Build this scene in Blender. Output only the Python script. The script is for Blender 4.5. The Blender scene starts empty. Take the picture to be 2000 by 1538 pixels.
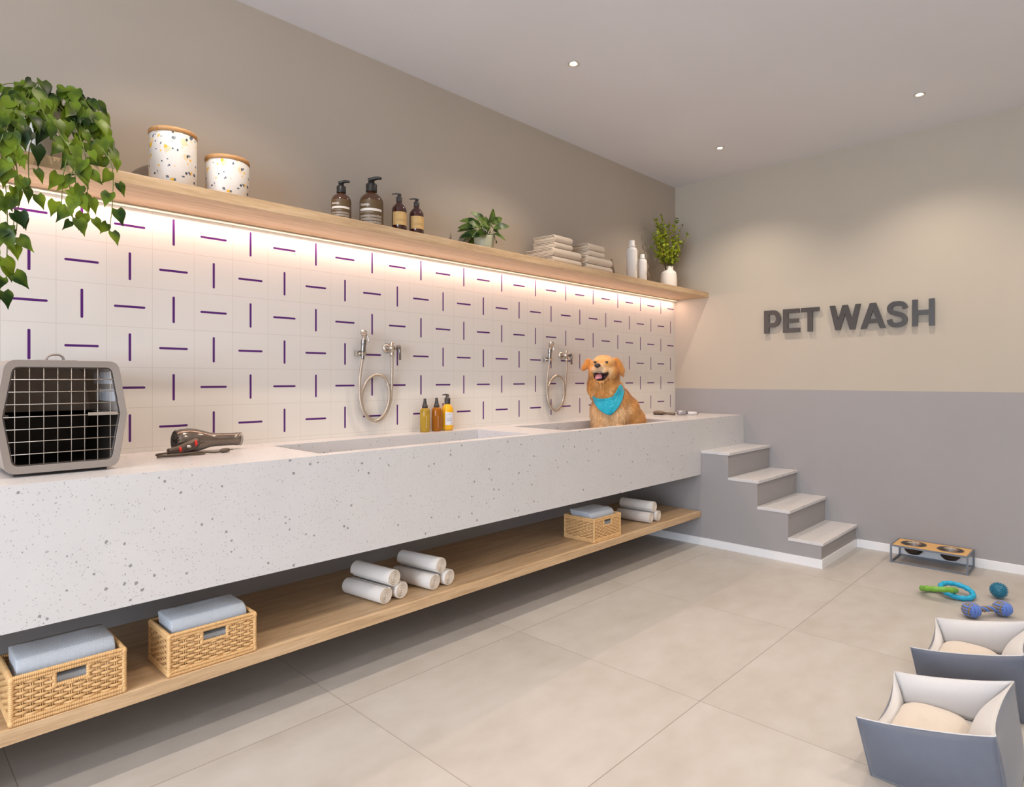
import bpy, math, random
from mathutils import Vector, Matrix, Euler, noise
from mathutils.bvhtree import BVHTree
SC = bpy.context.scene
COL = SC.collection
R = math.radians
PI = math.pi

# ------------------------------------------------------------------ camera, world, light, exposure
cam_d = bpy.data.cameras.new('camera'); cam = bpy.data.objects.new('camera', cam_d); COL.objects.link(cam)
cam.location = (-5.1365, -2.9018, 1.2504)
cam.rotation_euler = (R(90), 0, 0.76787 - PI/2)
cam_d.sensor_width = 36; cam_d.lens = 36*1229.68/2000
cam_d.shift_y = -(769-739.26)/2000
cam_d.clip_start = .02
SC.camera = cam
SC.view_settings.view_transform = 'Standard'; SC.view_settings.look = 'None'
SC.view_settings.gamma = 1; SC.view_settings.use_curve_mapping = False
SC.view_settings.exposure = 0.0
SC.cycles.max_bounces = 8; SC.cycles.diffuse_bounces = 5; SC.cycles.caustics_reflective = False
SC.cycles.caustics_refractive = False; SC.cycles.sample_clamp_indirect = 6

w = bpy.data.worlds.new('world'); SC.world = w; w.use_nodes = True
w.node_tree.nodes['Background'].inputs[0].default_value = (.55, .72, 1, 1)
w.node_tree.nodes['Background'].inputs[1].default_value = 1.2

def light(name, kind, loc, rot, energy, color, **k):
    d = bpy.data.lights.new(name, kind); d.energy = energy; d.color = color
    for a, b in k.items(): setattr(d, a, b)
    o = bpy.data.objects.new(name, d); COL.objects.link(o); o.location = loc; o.rotation_euler = rot
    return o
WARM = (1, .85, .69)
COOL = (.76, .87, 1)
# daylight entering by the window of the unseen front wall
light('daylight_front', 'AREA', (-9.35, -3.1, 1.55), (0, R(-90), 0), 400, COOL, shape='RECTANGLE', size=2.1, size_y=3.8)
# ceiling downlights
DL_X = (-.664, -2.42, -4.175, -5.93, -7.685); DL_Y = (-.747, -2.026, -3.305, -4.584)
for x in DL_X:
    for y in DL_Y:
        light('downlight_lamp', 'SPOT', (x, y, 2.955), (0, 0, 0), 56, WARM, spot_size=R(122), spot_blend=.9, shadow_soft_size=.018)
# LED line under the wall shelf
light('shelf_led_lamp', 'AREA', (-3.1, -.035, 1.944), (R(-12), 0, 0), 16, (1, .64, .50), shape='RECTANGLE', size=6.1, size_y=.014)

# ------------------------------------------------------------------ materials
def new_mat(name):
    m = bpy.data.materials.new(name); m.use_nodes = True
    return m, m.node_tree, m.node_tree.nodes['Principled BSDF']
def lin(c): return tuple(((x/255)/12.92 if x/255 <= .04045 else ((x/255+.055)/1.055)**2.4) for x in c)
def P(name, col, rough=.5, metal=0, spec=.5, sheen=0, coat=0, emis=None, es=0, trans=0, ior=1.45, nscale=0, namt=0, bump=0, bscale=200, sub=0, stretch=(1,1,1)):
    m, t, b = new_mat(name)
    c = col + (1,) if len(col) == 3 else col
    b.inputs['Base Color'].default_value = c
    b.inputs['Roughness'].default_value = rough; b.inputs['Metallic'].default_value = metal
    b.inputs['Specular IOR Level'].default_value = spec; b.inputs['Coat Weight'].default_value = coat
    b.inputs['Sheen Weight'].default_value = sheen; b.inputs['Transmission Weight'].default_value = trans
    b.inputs['IOR'].default_value = ior
    if emis: b.inputs['Emission Color'].default_value = emis+(1,); b.inputs['Emission Strength'].default_value = es
    N = t.nodes; L = t.links
    tc = N.new('ShaderNodeTexCoord')
    if namt:
        mp = N.new('ShaderNodeMapping'); mp.inputs['Scale'].default_value = stretch; L.new(tc.outputs['Object'], mp.inputs[0])
        n = N.new('ShaderNodeTexNoise'); n.inputs['Scale'].default_value = nscale; n.inputs['Detail'].default_value = 5
        L.new(mp.outputs[0], n.inputs['Vector'])
        mx = N.new('ShaderNodeMix'); mx.data_type = 'RGBA'
        mx.inputs[6].default_value = tuple(x*(1-namt) for x in col[:3])+(1,); mx.inputs[7].default_value = tuple(min(1, x*(1+namt)) for x in col[:3])+(1,)
        L.new(n.outputs[0], mx.inputs[0]); L.new(mx.outputs[2], b.inputs['Base Color'])
    if bump:
        n2 = N.new('ShaderNodeTexNoise'); n2.inputs['Scale'].default_value = bscale; n2.inputs['Detail'].default_value = 3
        L.new(tc.outputs['Object'], n2.inputs['Vector'])
        bp = N.new('ShaderNodeBump'); bp.inputs['Strength'].default_value = bump; bp.inputs['Distance'].default_value = .002
        L.new(n2.outputs[0], bp.inputs['Height']); L.new(bp.outputs[0], b.inputs['Normal'])
    return m
class G:   # tiny node-graph helper
    def __init__(s, t): s.t = t; s.N = t.nodes; s.L = t.links
    def m(s, op, a, b=None, c=None):
        n = s.N.new('ShaderNodeMath'); n.operation = op
        for i, v in enumerate((a, b, c)):
            if v is None: continue
            if isinstance(v, (int, float)): n.inputs[i].default_value = v
            else: s.L.new(v, n.inputs[i])
        return n.outputs[0]
    def mix(s, f, a, b):
        n = s.N.new('ShaderNodeMix'); n.data_type = 'RGBA'
        for i, v in ((0, f), (6, a), (7, b)):
            if isinstance(v, tuple): n.inputs[i].default_value = v+(1,) if len(v) == 3 else v
            elif isinstance(v, (int, float)): n.inputs[i].default_value = v
            else: s.L.new(v, n.inputs[i])
        return n.outputs[2]
    def pos(s): return s.N.new('ShaderNodeNewGeometry').outputs['Position']
    def obj(s): return s.N.new('ShaderNodeTexCoord').outputs['Object']
    def xyz(s, v): n = s.N.new('ShaderNodeSeparateXYZ'); s.L.new(v, n.inputs[0]); return n.outputs
    def noise(s, v, sc, det=4, st=None, out=0):
        if st:
            mp = s.N.new('ShaderNodeMapping'); mp.inputs['Scale'].default_value = st; s.L.new(v, mp.inputs[0]); v = mp.outputs[0]
        n = s.N.new('ShaderNodeTexNoise'); n.inputs['Scale'].default_value = sc; n.inputs['Detail'].default_value = det
        s.L.new(v, n.inputs['Vector']); return n.outputs[out]
    def ramp(s, f, stops):
        n = s.N.new('ShaderNodeValToRGB'); e = n.color_ramp.elements
        while len(e) < len(stops): e.new(.5)
        for i, (p, c) in enumerate(stops): e[i].position = p; e[i].color = tuple(c)+(1,)
        s.L.new(f, n.inputs[0]); return n.outputs[0]
    def vor(s, v, sc, st=None):
        if st:
            mp = s.N.new('ShaderNodeMapping'); mp.inputs['Scale'].default_value = st; s.L.new(v, mp.inputs[0]); v = mp.outputs[0]
        n = s.N.new('ShaderNodeTexVoronoi'); n.inputs['Scale'].default_value = sc; s.L.new(v, n.inputs['Vector'])
        return n.outputs['Distance'], s.xyz(n.outputs['Color'])
    def bump(s, h, strength, dist, b):
        n = s.N.new('ShaderNodeBump'); n.inputs['Strength'].default_value = strength; n.inputs['Distance'].default_value = dist
        s.L.new(h, n.inputs['Height']); s.L.new(n.outputs[0], b.inputs['Normal'])

def wall_paint(name, col):
    m, t, b = new_mat(name); g = G(t); p = g.pos()
    c = g.mix(g.noise(p, 1.3, 6), tuple(x*.95 for x in col), tuple(x*1.05 for x in col)); t.links.new(c, b.inputs['Base Color'])
    b.inputs['Roughness'].default_value = .75; b.inputs['Specular IOR Level'].default_value = .25
    g.bump(g.noise(p, 60, 4), .05, .002, b); return m
M_BEIGE = wall_paint('greige wall paint', (.47, .415, .345))
M_TAUPE = wall_paint('taupe left wall', (.455, .39, .325))  # left wall, slightly darker and browner than the end wall colour
M_GREY = wall_paint('warm grey wall paint', (.33, .315, .318))
M_CEIL = wall_paint('ceiling paint', (.70, .70, .74))
M_SKIRT = P('white skirting', (.78, .78, .80), .4)

def tile_mat():
    m, t, b = new_mat('white tile with purple dashes'); g = G(t); x, y, z = g.xyz(g.pos())[:3]
    S = .165
    u = g.m('DIVIDE', x, S); v = g.m('DIVIDE', g.m('SUBTRACT', 1.9546, z), S)
    cu = g.m('FLOOR', u); cv = g.m('FLOOR', v)
    fu = g.m('SUBTRACT', g.m('SUBTRACT', u, cu), .5); fv = g.m('SUBTRACT', g.m('SUBTRACT', v, cv), .5)
    par = g.m('FLOORED_MODULO', g.m('ADD', g.m('ADD', cu, cv), 1), 2)   # 0 -> horizontal dash
    au = g.m('ABSOLUTE', fu); av = g.m('ABSOLUTE', fv)
    inv = g.m('SUBTRACT', 1, par)
    a = g.m('ADD', g.m('MULTIPLY', au, inv), g.m('MULTIPLY', av, par))
    c = g.m('ADD', g.m('MULTIPLY', av, inv), g.m('MULTIPLY', au, par))
    aa = g.m('MAXIMUM', g.m('SUBTRACT', a, .315), 0)
    d = g.m('SQRT', g.m('ADD', g.m('MULTIPLY', aa, aa), g.m('MULTIPLY', c, c)))
    dash = g.m('LESS_THAN', d, .0285)
    gr = g.m('MAXIMUM', g.m('GREATER_THAN', au, .4935), g.m('GREATER_THAN', av, .4935))
    base = g.mix(g.m('MULTIPLY', gr, .55), (.76, .725, .68), (.55, .50, .45))
    col = g.mix(dash, base, (.090, .012, .160))
    t.links.new(col, b.inputs['Base Color'])
    b.inputs['Roughness'].default_value = .33; b.inputs['Specular IOR Level'].default_value = .4
    return m
M_TILE = tile_mat()

def terrazzo():
    m, t, b = new_mat('white speckled terrazzo'); g = G(t); p = g.pos()
    col = g.mix(g.noise(p, 9, 5), (.60, .59, .60), (.65, .64, .65))
    for sc, thr, rmax, c in ((44, .80, .27, (.33, .31, .30)), (78, .58, .28, (.36, .34, .33)), (140, .45, .30, (.42, .40, .39)), (60, .90, .34, (.10, .095, .10)), (36, .93, .24, (.22, .21, .21)), (100, .86, .32, (.16, .15, .15))):
        wv = g.noise(p, sc*1.4, 2, out=1)
        n = g.N.new('ShaderNodeVectorMath'); n.operation = 'MULTIPLY_ADD'; g.L.new(wv, n.inputs[0]); n.inputs[1].default_value = (.5/sc,)*3; g.L.new(p, n.inputs[2])
        d, cc = g.vor(n.outputs[0], sc)
        f = g.m('MULTIPLY', g.m('GREATER_THAN', cc[0], thr), g.m('LESS_THAN', d, g.m('MULTIPLY', cc[1], rmax)))
        col = g.mix(g.m('MULTIPLY', f, .66), col, c)
    t.links.new(col, b.inputs['Base Color']); b.inputs['Roughness'].default_value = .28
    return m
M_TERR = terrazzo()

def wood(name, dark, mid, light_, along='x', rough=.5):
    m, t, b = new_mat(name); g = G(t); p = g.pos()
    st = {'x': (.6, 9, 9), 'y': (9, .6, 9)}[along]
    n = g.noise(p, 5, 8, st); n2 = g.noise(p, 26, 6, st)
    f = g.m('ADD', g.m('MULTIPLY', n, .6), g.m('MULTIPLY', n2, .4))
    col = g.ramp(f, ((.30, dark), (.5, mid), (.68, light_)))
    t.links.new(col, b.inputs['Base Color']); b.inputs['Roughness'].default_value = rough
    g.bump(n2, .15, .001, b); return m
M_WOOD = wood('light oak', (.40, .255, .145), (.55, .375, .215), (.66, .48, .30))
M_LID = wood('bamboo lid wood', (.40, .20, .07), (.50, .26, .10), (.58, .33, .14))

def floor_mat():
    m, t, b = new_mat('large beige floor slabs'); g = G(t); p = g.pos(); x, y, z = g.xyz(p)[:3]
    def line(v, off, wd):
        q = g.m('FRACT', g.m('DIVIDE', g.m('SUBTRACT', v, off), .9615))
        return g.m('LESS_THAN', g.m('ABSOLUTE', g.m('SUBTRACT', q, .5)), wd)
    ln = g.m('MAXIMUM', line(x, -.474-.9615, .0011), line(y, -.29, .0014))
    # a different cloudiness per slab
    ix = g.m('FLOOR', g.m('DIVIDE', g.m('ADD', x, .953), .9615)); iy = g.m('FLOOR', g.m('DIVIDE', g.m('ADD', y, .77), .9615))
    cmb = g.N.new('ShaderNodeCombineXYZ'); g.L.new(g.m('MULTIPLY', ix, 3.7), cmb.inputs[0]); g.L.new(g.m('MULTIPLY', iy, 5.3), cmb.inputs[1])
    va = g.N.new('ShaderNodeVectorMath'); va.operation = 'ADD'; g.L.new(p, va.inputs[0]); g.L.new(cmb.outputs[0], va.inputs[1])
    n1 = g.noise(va.outputs[0], 1.4, 9, (1, 1.8, 1)); n2 = g.noise(va.outputs[0], 7, 9, (1, 1.6, 1))
    f = g.m('ADD', g.m('MULTIPLY', n1, .6), g.m('MULTIPLY', n2, .4))
    col = g.ramp(f, ((.32, (.38, .35, .32)), (.5, (.425, .40, .375)), (.66, (.46, .44, .42))))
    col = g.mix(ln, col, (.20, .165, .14)); t.links.new(col, b.inputs['Base Color'])
    b.inputs['Roughness'].default_value = .42; b.inputs['Specular IOR Level'].default_value = .35
    return m
M_FLOOR = floor_mat()

def canister_mat():
    m, t, b = new_mat('white ceramic with coloured terrazzo chips'); g = G(t); p = g.obj()
    col = g.mix(g.noise(p, 20, 3), (.68, .64, .60), (.72, .70, .69))
    for sc, thr, r0, c, off in ((30, .72, .36, (.78, .58, .38), 0), (34, .70, .34, (.80, .47, .03), 3.1), (36, .74, .30, (.10, .13, .17), 7.7), (60, .62, .28, (.04, .05, .08), 5.2), (56, .7, .28, (.80, .45, .05), 9.4)):
        mp = g.N.new('ShaderNodeMapping'); mp.inputs['Location'].default_value = (off, off*.7, off*.3); g.L.new(p, mp.inputs[0])
        wv = g.noise(mp.outputs[0], sc*1.1, 1, out=1)
        n = g.N.new('ShaderNodeVectorMath'); n.operation = 'MULTIPLY_ADD'; g.L.new(wv, n.inputs[0]); n.inputs[1].default_value = (.7/sc,)*3; g.L.new(mp.outputs[0], n.inputs[2])
        d, cc = g.vor(n.outputs[0], sc)
        f = g.m('MULTIPLY', g.m('GREATER_THAN', cc[0], thr), g.m('LESS_THAN', d, g.m('MULTIPLY', g.m('ADD', cc[1], .35), r0)))
        col = g.mix(f, col, c)
    t.links.new(col, b.inputs['Base Color']); b.inputs['Roughness'].default_value = .35; return m
M_CAN = canister_mat()

M_BLKPL = P('black plastic', (.022, .020, .019), .35)
M_BRNGL = P('brown bottle', (.070, .024, .009), .12, spec=.7, coat=.5)
M_DKLAB = P('olive brown label', (.115, .070, .030), .4)
M_LABW = P('label print white', (.72, .66, .60), .6)
M_TANLAB = P('tan paper label', (.62, .40, .16), .7, nscale=30, namt=.06)
M_TANINK = P('tan label ink', (.34, .22, .10), .7)
M_REDGL = P('dark red brown bottle', (.045, .008, .004), .10, spec=.7, coat=.5)
M_YEL = P('yellow bottle', (.80, .42, .008), .2, coat=.4)
M_YELT = P('clear yellow bottle', (.74, .48, .06), .08, trans=.55, ior=1.33)
M_AMBT = P('clear amber bottle', (.48, .16, .012), .08, trans=.35, ior=1.35)
M_CHAR = P('charcoal pump plastic', (.045, .038, .036), .4)
M_PAPER = P('pale blue white label and slot light', (.70, .70, .74), .6)
M_PINK = P('grey label ink', (.30, .28, .30), .6)
M_WHITEPL = P('matte white bottle', (.74, .70, .66), .45)
M_WHITECER = P('white ceramic', (.78, .73, .67), .4)
M_TOWEL = P('beige terry towel', (.62, .50, .385), .95, sheen=.4, nscale=120, namt=.10, bump=1, bscale=450)
M_TWHITE = P('white rolled towel', (.74, .70, .665), .95, sheen=.3, bump=.35, bscale=500)
M_TEDGE = P('cream towel edge', (.70, .58, .44), .95, sheen=.3, bump=.5, bscale=600)
M_TBLUE = P('pale blue grey towel', (.50, .545, .61), .95, sheen=.4, nscale=160, namt=.09, bump=1, bscale=420)
M_TBAND = P('smooth towel border band', (.49, .54, .61), .8, bump=.2, bscale=900)
M_CHROME = P('brushed nickel', (.62, .57, .51), .22, 1)
M_CHROMED = P('dark brushed metal', (.26, .24, .225), .30, 1)
def hose_mat():
    m, t, b = new_mat('braided steel hose'); g = G(t); p = g.obj()
    n = g.N.new('ShaderNodeTexWave'); n.inputs['Scale'].default_value = 90; n.bands_direction = 'Z'; n.inputs['Distortion'].default_value = 1.5; g.L.new(p, n.inputs[0])
    c = g.mix(n.outputs['Fac'], (.42, .36, .29), (.72, .65, .56)); t.links.new(c, b.inputs['Base Color'])
    b.inputs['Metallic'].default_value = .85; b.inputs['Roughness'].default_value = .34; g.bump(n.outputs['Fac'], .5, .001, b); return m
M_HOSE = hose_mat()
M_DRYER = P('bronze grey hair dryer shell', (.17, .135, .11), .16, .55, coat=.5)
M_DRYH = P('dark dryer handle', (.10, .08, .066), .30, .4)
M_RED = P('red button', (.75, .035, .025), .3)
M_CORD = P('dark cord rubber', (.10, .075, .055), .5)
M_CARR = P('taupe grey carrier plastic', (.27, .232, .205), .5, nscale=40, namt=.05)
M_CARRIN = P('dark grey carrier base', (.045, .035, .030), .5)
M_CARRBK = P('brown grey carrier inside with painted vent light', (.55, .46, .40), .55)  # inside of the top shell, colour raised to stand for light through the vents
M_WIRE = P('pale wire', (.42, .37, .32), .4, .4)
M_WICK = P('natural wicker', (.66, .41, .185), .55, nscale=60, namt=.22)
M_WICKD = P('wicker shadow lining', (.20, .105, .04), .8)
M_LETTER = P('dark grey metal letters', (.075, .070, .068), .28, .5)
M_LETTERS = P('dark letter edge', (.035, .03, .028), .5)
M_BEDOUT = P('blue grey bed fabric', (.112, .124, .160), .75, sheen=.25, nscale=30, namt=.07, bump=.3, bscale=900)
M_BEDIN = P('light linen bed lining', (.53, .52, .525), .9, sheen=.3, nscale=90, namt=.06, stretch=(1, 1, 6), bump=.3, bscale=700)
M_CUSH = P('cream bed cushion', (.56, .50, .44), .9, sheen=.3, nscale=14, namt=.06, bump=.3, bscale=700)
M_STEEL = P('bowl steel', (.20, .18, .17), .32, 1)
M_STEELO = P('dark bowl underside', (.10, .08, .07), .3, .8)
M_FRAME = P('grey painted steel frame', (.17, .19, .225), .4, .3)
M_MDF = P('stand bamboo board', (.62, .375, .15), .6, nscale=60, namt=.1)
M_GREEN = P('green rubber', (.16, .37, .045), .32)
M_BLUE = P('sky blue rubber', (.015, .36, .60), .32)
M_TEAL = P('dark teal rubber', (.02, .16, .26), .35)
M_ROPEB = P('blue rope', (.10, .20, .60), .8, sheen=.3, bump=.5, bscale=300)
M_ROPEO = P('olive rope', (.20, .155, .085), .85, sheen=.3, bump=.5, bscale=300)
M_BRUSHB = P('brown brush plastic', (.19, .14, .10), .35)
M_BRUSHG = P('brush barrel grey', (.42, .40, .44), .3, .5)
M_SOIL = P('soil', (.03, .02, .012), .9)
M_POTG = P('sage green pot', (.40, .41, .30), .4)
M_POTW = P('white planter', (.66, .60, .55), .3)
M_LAMP = P('lamp lens', (1, .9, .75), .5, emis=(1, .86, .66), es=60)
M_TRIM = P('downlight trim', (.50, .46, .40), .35, .2)
M_CUPD = P('downlight dark cup', (.12, .09, .05), .4, .5)
M_LED = P('led diffuser', (1, .9, .8), .5, emis=(1, .62, .36), es=1.0)
M_PROFILE = P('aluminium light profile', (.6, .58, .55), .4, .8)
def leaf_mat(name, c1, c2, sc=9):
    m, t, b = new_mat(name); g = G(t); p = g.obj()
    c = g.mix(g.m('GREATER_THAN', g.noise(p, sc, 2), .52), c1, c2)
    c = g.ramp(g.noise(p, sc, 2), ((.38, c1), (.60, c2)))
    t.links.new(c, b.inputs['Base Color']); b.inputs['Roughness'].default_value = .42
    b.inputs['Specular IOR Level'].default_value = .30
    # thin leaf lets light through
    tr = g.N.new('ShaderNodeBsdfTranslucent'); g.L.new(c, tr.inputs[0])
    ms = g.N.new('ShaderNodeMixShader'); ms.inputs[0].default_value = .28
    out = [n for n in g.N if n.type == 'OUTPUT_MATERIAL'][0]
    g.L.new(b.outputs[0], ms.inputs[1]); g.L.new(tr.outputs[0], ms.inputs[2]); g.L.new(ms.outputs[0], out.inputs[0]); return m
M_POTH = leaf_mat('pothos leaf', (.010, .034, .003), (.15, .23, .012), 11)
M_VINE = P('vine stem', (.15, .19, .04), .5)
M_PEP = leaf_mat('dark variegated leaf', (.014, .042, .008), (.13, .20, .04), 22)
M_SPRIG = leaf_mat('small yellow green leaf', (.13, .20, .012), (.42, .46, .03), 30)
M_TWIG = P('brown twig', (.10, .075, .03), .7)
M_PETAL = P('tiny pale flower', (.75, .66, .58), .7)
M_GLASS_, _t, _b = new_mat('window glass')
_g = G(_t); _tr = _g.N.new('ShaderNodeBsdfTransparent'); _gl = _g.N.new('ShaderNodeBsdfGlossy'); _gl.inputs[1].default_value = .02
_ms = _g.N.new('ShaderNodeMixShader'); _ms.inputs[0].default_value = .08
_g.L.new(_tr.outputs[0], _ms.inputs[1]); _g.L.new(_gl.outputs[0], _ms.inputs[2])
_g.L.new(_ms.outputs[0], [n for n in _g.N if n.type == 'OUTPUT_MATERIAL'][0].inputs[0])

# ------------------------------------------------------------------ mesh helper
class MB:
    def __init__(s): s.v = []; s.f = []; s.m = []; s.sm = []; s.vc = None
    def add(s, vs, fs, m=0, sm=True, mat=None):
        o = len(s.v)
        s.v += [tuple(mat @ Vector(v)) for v in vs] if mat else [tuple(v) for v in vs]
        for f in fs: s.f.append(tuple(i+o for i in f)); s.m.append(m); s.sm.append(sm)
    def box(s, x0, x1, y0, y1, z0, z1, m=0, mat=None):
        vs = [(x, y, z) for z in (z0, z1) for y in (y0, y1) for x in (x0, x1)]
        s.add(vs, [(0, 2, 3, 1), (4, 5, 7, 6), (0, 1, 5, 4), (2, 6, 7, 3), (0, 4, 6, 2), (1, 3, 7, 5)], m, False, mat)
    def lathe(s, prof, seg=32, m=0, mat=None, sm=True, cap=True, sx=1, sy=1):
        vs = []; fs = []
        for r, z in prof:
            for k in range(seg):
                a = 2*PI*k/seg; vs.append((r*math.cos(a)*sx, r*math.sin(a)*sy, z))
        for i in range(len(prof)-1):
            for k in range(seg):
                k2 = (k+1) % seg; fs.append((i*seg+k, i*seg+k2, (i+1)*seg+k2, (i+1)*seg+k))
        s.add(vs, fs, m, sm, mat)
        if cap:
            o = len(s.v)-len(vs); n = len(prof)
            if prof[0][0] > 1e-6: s.f.append(tuple(o+k for k in reversed(range(seg)))); s.m.append(m); s.sm.append(False)
            if prof[-1][0] > 1e-6: s.f.append(tuple(o+(n-1)*seg+k for k in range(seg))); s.m.append(m); s.sm.append(False)
    def tube(s, pts, r, seg=8, m=0, closed=False, flat=1, up=None, mat=None):
        P_ = [Vector(p) for p in pts]; n = len(P_); rr = r if isinstance(r, (list, tuple)) else [r]*n
        vs = []; fs = []; nrm = None
        for i in range(n):
            a = P_[(i-1) % n] if (closed or i > 0) else P_[i]; b = P_[(i+1) % n] if (closed or i < n-1) else P_[i]
            t = (b-a); t = t.normalized() if t.length > 1e-9 else Vector((0, 0, 1))
            if up is not None: nrm = Vector(up)-t*t.dot(Vector(up))
            elif nrm is None:
                q = Vector((0, 0, 1)) if abs(t.z) < .9 else Vector((1, 0, 0)); nrm = q-t*t.dot(q)
            else: nrm = nrm-t*t.dot(nrm)
            nrm.normalize(); bi = t.cross(nrm)
            for k in range(seg):
                ang = 2*PI*k/seg; vs.append(P_[i]+nrm*(math.cos(ang)*rr[i])+bi*(math.sin(ang)*rr[i]*flat))
        for i in range(n if closed else n-1):
            j = (i+1) % n
            for k in range(seg):
                k2 = (k+1) % seg; fs.append((i*seg+k, i*seg+k2, j*seg+k2, j*seg+k))
        if not closed: fs += [tuple(reversed(range(seg))), tuple((n-1)*seg+k for k in range(seg))]
        s.add(vs, fs, m, True, mat)
    def ell(s, c, r, seg=16, rings=10, m=0, rot=None):
        M = Matrix.Translation(c) @ (rot.to_matrix().to_4x4() if rot else Matrix()) @ Matrix.Diagonal((r[0], r[1], r[2], 1))
        prof = [(max(math.sin(PI*i/rings), 0), -math.cos(PI*i/rings)) for i in range(rings+1)]
        prof[0] = (0.0, -1); prof[-1] = (0.0, 1)
        s.lathe(prof, seg, m, M, True, False)
    def ext(s, poly, d0, d1, axis='z', m=0, mat=None, sm=False):  # polygon (a,b) extruded along axis
        n = len(poly)
        def mk(a, b, d): return {'z': (a, b, d), 'x': (d, a, b), 'y': (a, d, b)}[axis]
        vs = [mk(a, b, d0) for a, b in poly]+[mk(a, b, d1) for a, b in poly]
        s.add(vs, [tuple(range(n)), tuple(reversed(range(n, 2*n)))], m, False, mat)
        o = len(s.v)-2*n
        for i in range(n):
            j = (i+1) % n; s.f.append((o+i, o+n+i, o+n+j, o+j)); s.m.append(m); s.sm.append(sm)
    def grid(s, fn, nu, nv, m=0, mat=None, cu=False):
        vs = [fn(i/nu if cu else i/(nu-1), j/(nv-1)) for i in range(nu) for j in range(nv)]
        fs = [(i*nv+j, ((i+1) % nu)*nv+j, ((i+1) % nu)*nv+j+1, i*nv+j+1) for i in range(nu if cu else nu-1) for j in range(nv-1)]
        s.add(vs, fs, m, True, mat)
    def leaf(s, o, d, nrm, L, W, m=0, shape='heart', fold=.25, droop=.3, n=6):
        d = Vector(d).normalized(); nrm = Vector(nrm); nrm = (nrm-d*d.dot(nrm))
        nrm = nrm.normalized() if nrm.length > 1e-4 else d.orthogonal().normalized()
        sd = d.cross(nrm); o = Vector(o); vs = []; fs = []
        for i in range(n+1):
            t = i/n
            if shape == 'heart': wv = (.62, .96, 1.0, .84, .60, .34, .15, .02)[min(7, round(t*7))] if n == 7 else 1-t
            else: wv = math.sin(PI*(t*.96+.02))**.8
            if i == n: wv = 0.02
            p = o+d*(L*t)-nrm*(droop*L*t*t)
            back = (-.13*L if i == 0 else -.04*L if i == 1 else 0) if shape == 'heart' else 0
            for sgn in (-1, 0, 1):
                vs.append(p+sd*(sgn*W*.5*wv)+nrm*(abs(sgn)*fold*W*.5*wv)+d*(abs(sgn)*back))
        for i in range(n): a = i*3; fs += [(a, a+1, a+4, a+3), (a+1, a+2, a+5, a+4)]
        s.add(vs, fs, m, True)
    def build(s, name, mats, parent=None, loc=None, bevel=0, rot=None):
        me = bpy.data.meshes.new(name); me.from_pydata(s.v, [], s.f)
        for x in (mats if isinstance(mats, (list, tuple)) else [mats]): me.materials.append(x)
        me.polygons.foreach_set('material_index', s.m); me.polygons.foreach_set('use_smooth', s.sm); me.update()
        o = bpy.data.objects.new(name, me); COL.objects.link(o)
        if parent: o.parent = parent
        if loc: o.location = loc
        if rot: o.rotation_euler = rot
        if bevel:
            b = o.modifiers.new('bevel', 'BEVEL'); b.width = bevel; b.segments = 2; b.limit_method = 'ANGLE'; b.angle_limit = R(50)
        return o
def tag(o, label, cat, group=None, kind=None):
    o['label'] = label; o['category'] = cat
    if group: o['group'] = group
    if kind: o['kind'] = kind
    return o
def thing(name, label, cat, loc, rz=0, group=None):
    o = bpy.data.objects.new(name, None); COL.objects.link(o); o.empty_display_size = .05
    o.location = loc; o.rotation_euler = (0, 0, rz); return tag(o, label, cat, group)
def kids(o): return [c for c in bpy.data.objects if c.parent == o]
def dup(o, parent=None, **k):
    c = o.copy(); COL.objects.link(c); c.parent = parent
    for ch in kids(o): dup(ch, c)
    for a, b in k.items():
        if a == 'loc': c.location = b
        elif a == 'rz': c.rotation_euler = (0, 0, b)
        else: c[a] = b
    return c
def struct(o): o['kind'] = 'structure'; return o
def spline(pts, n=8, closed=False):
    Q = [Vector(p) for p in pts]; out = []; N = len(Q)
    rng = range(N) if closed else range(N-1)
    for i in rng:
        p0 = Q[(i-1) % N] if (closed or i > 0) else Q[0]; p1 = Q[i]; p2 = Q[(i+1) % N]; p3 = Q[(i+2) % N] if (closed or i+2 < N) else Q[-1]
        for k in range(n):
            t = k/n; out.append(.5*((2*p1)+(p2-p0)*t+(2*p0-5*p1+4*p2-p3)*t*t+(3*p1-p0-3*p2+p3)*t**3))
    if not closed: out.append(Q[-1])
    return out
random.seed(7)
U = random.uniform

# ------------------------------------------------------------------ the room
XF, YR, ZC = -9.2, -5.3, 2.977
KT, KB, KD = .9456, .5264, -.637      # counter top, underside, front
ST, SB, SD = 1.9957, 1.9546, -.3235   # wall shelf
LT, LB, LD = .2543, .2104, -.640      # low shelf
b = MB(); b.box(XF-.1, .1, YR-.1, .1, -.12, 0); struct(b.build('floor', M_FLOOR))
b = MB(); b.box(XF-.1, .1, YR-.1, .1, ZC, ZC+.1); struct(b.build('ceiling', M_CEIL))
b = MB(); b.box(XF-.1, .1, 0, .1, 0, KT, 1); b.box(XF-.1, .1, 0, .1, KT, SB, 2); b.box(XF-.1, .1, 0, .1, SB, ZC, 0)
struct(b.build('wall_left', [M_TAUPE, M_GREY, M_TILE]))
b = MB(); b.box(0, .1, YR-.1, 0, 0, 1.1598, 1); b.box(0, .1, YR-.1, 0, 1.1598, ZC, 0)
struct(b.build('wall_back', [M_BEIGE, M_GREY]))
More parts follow.
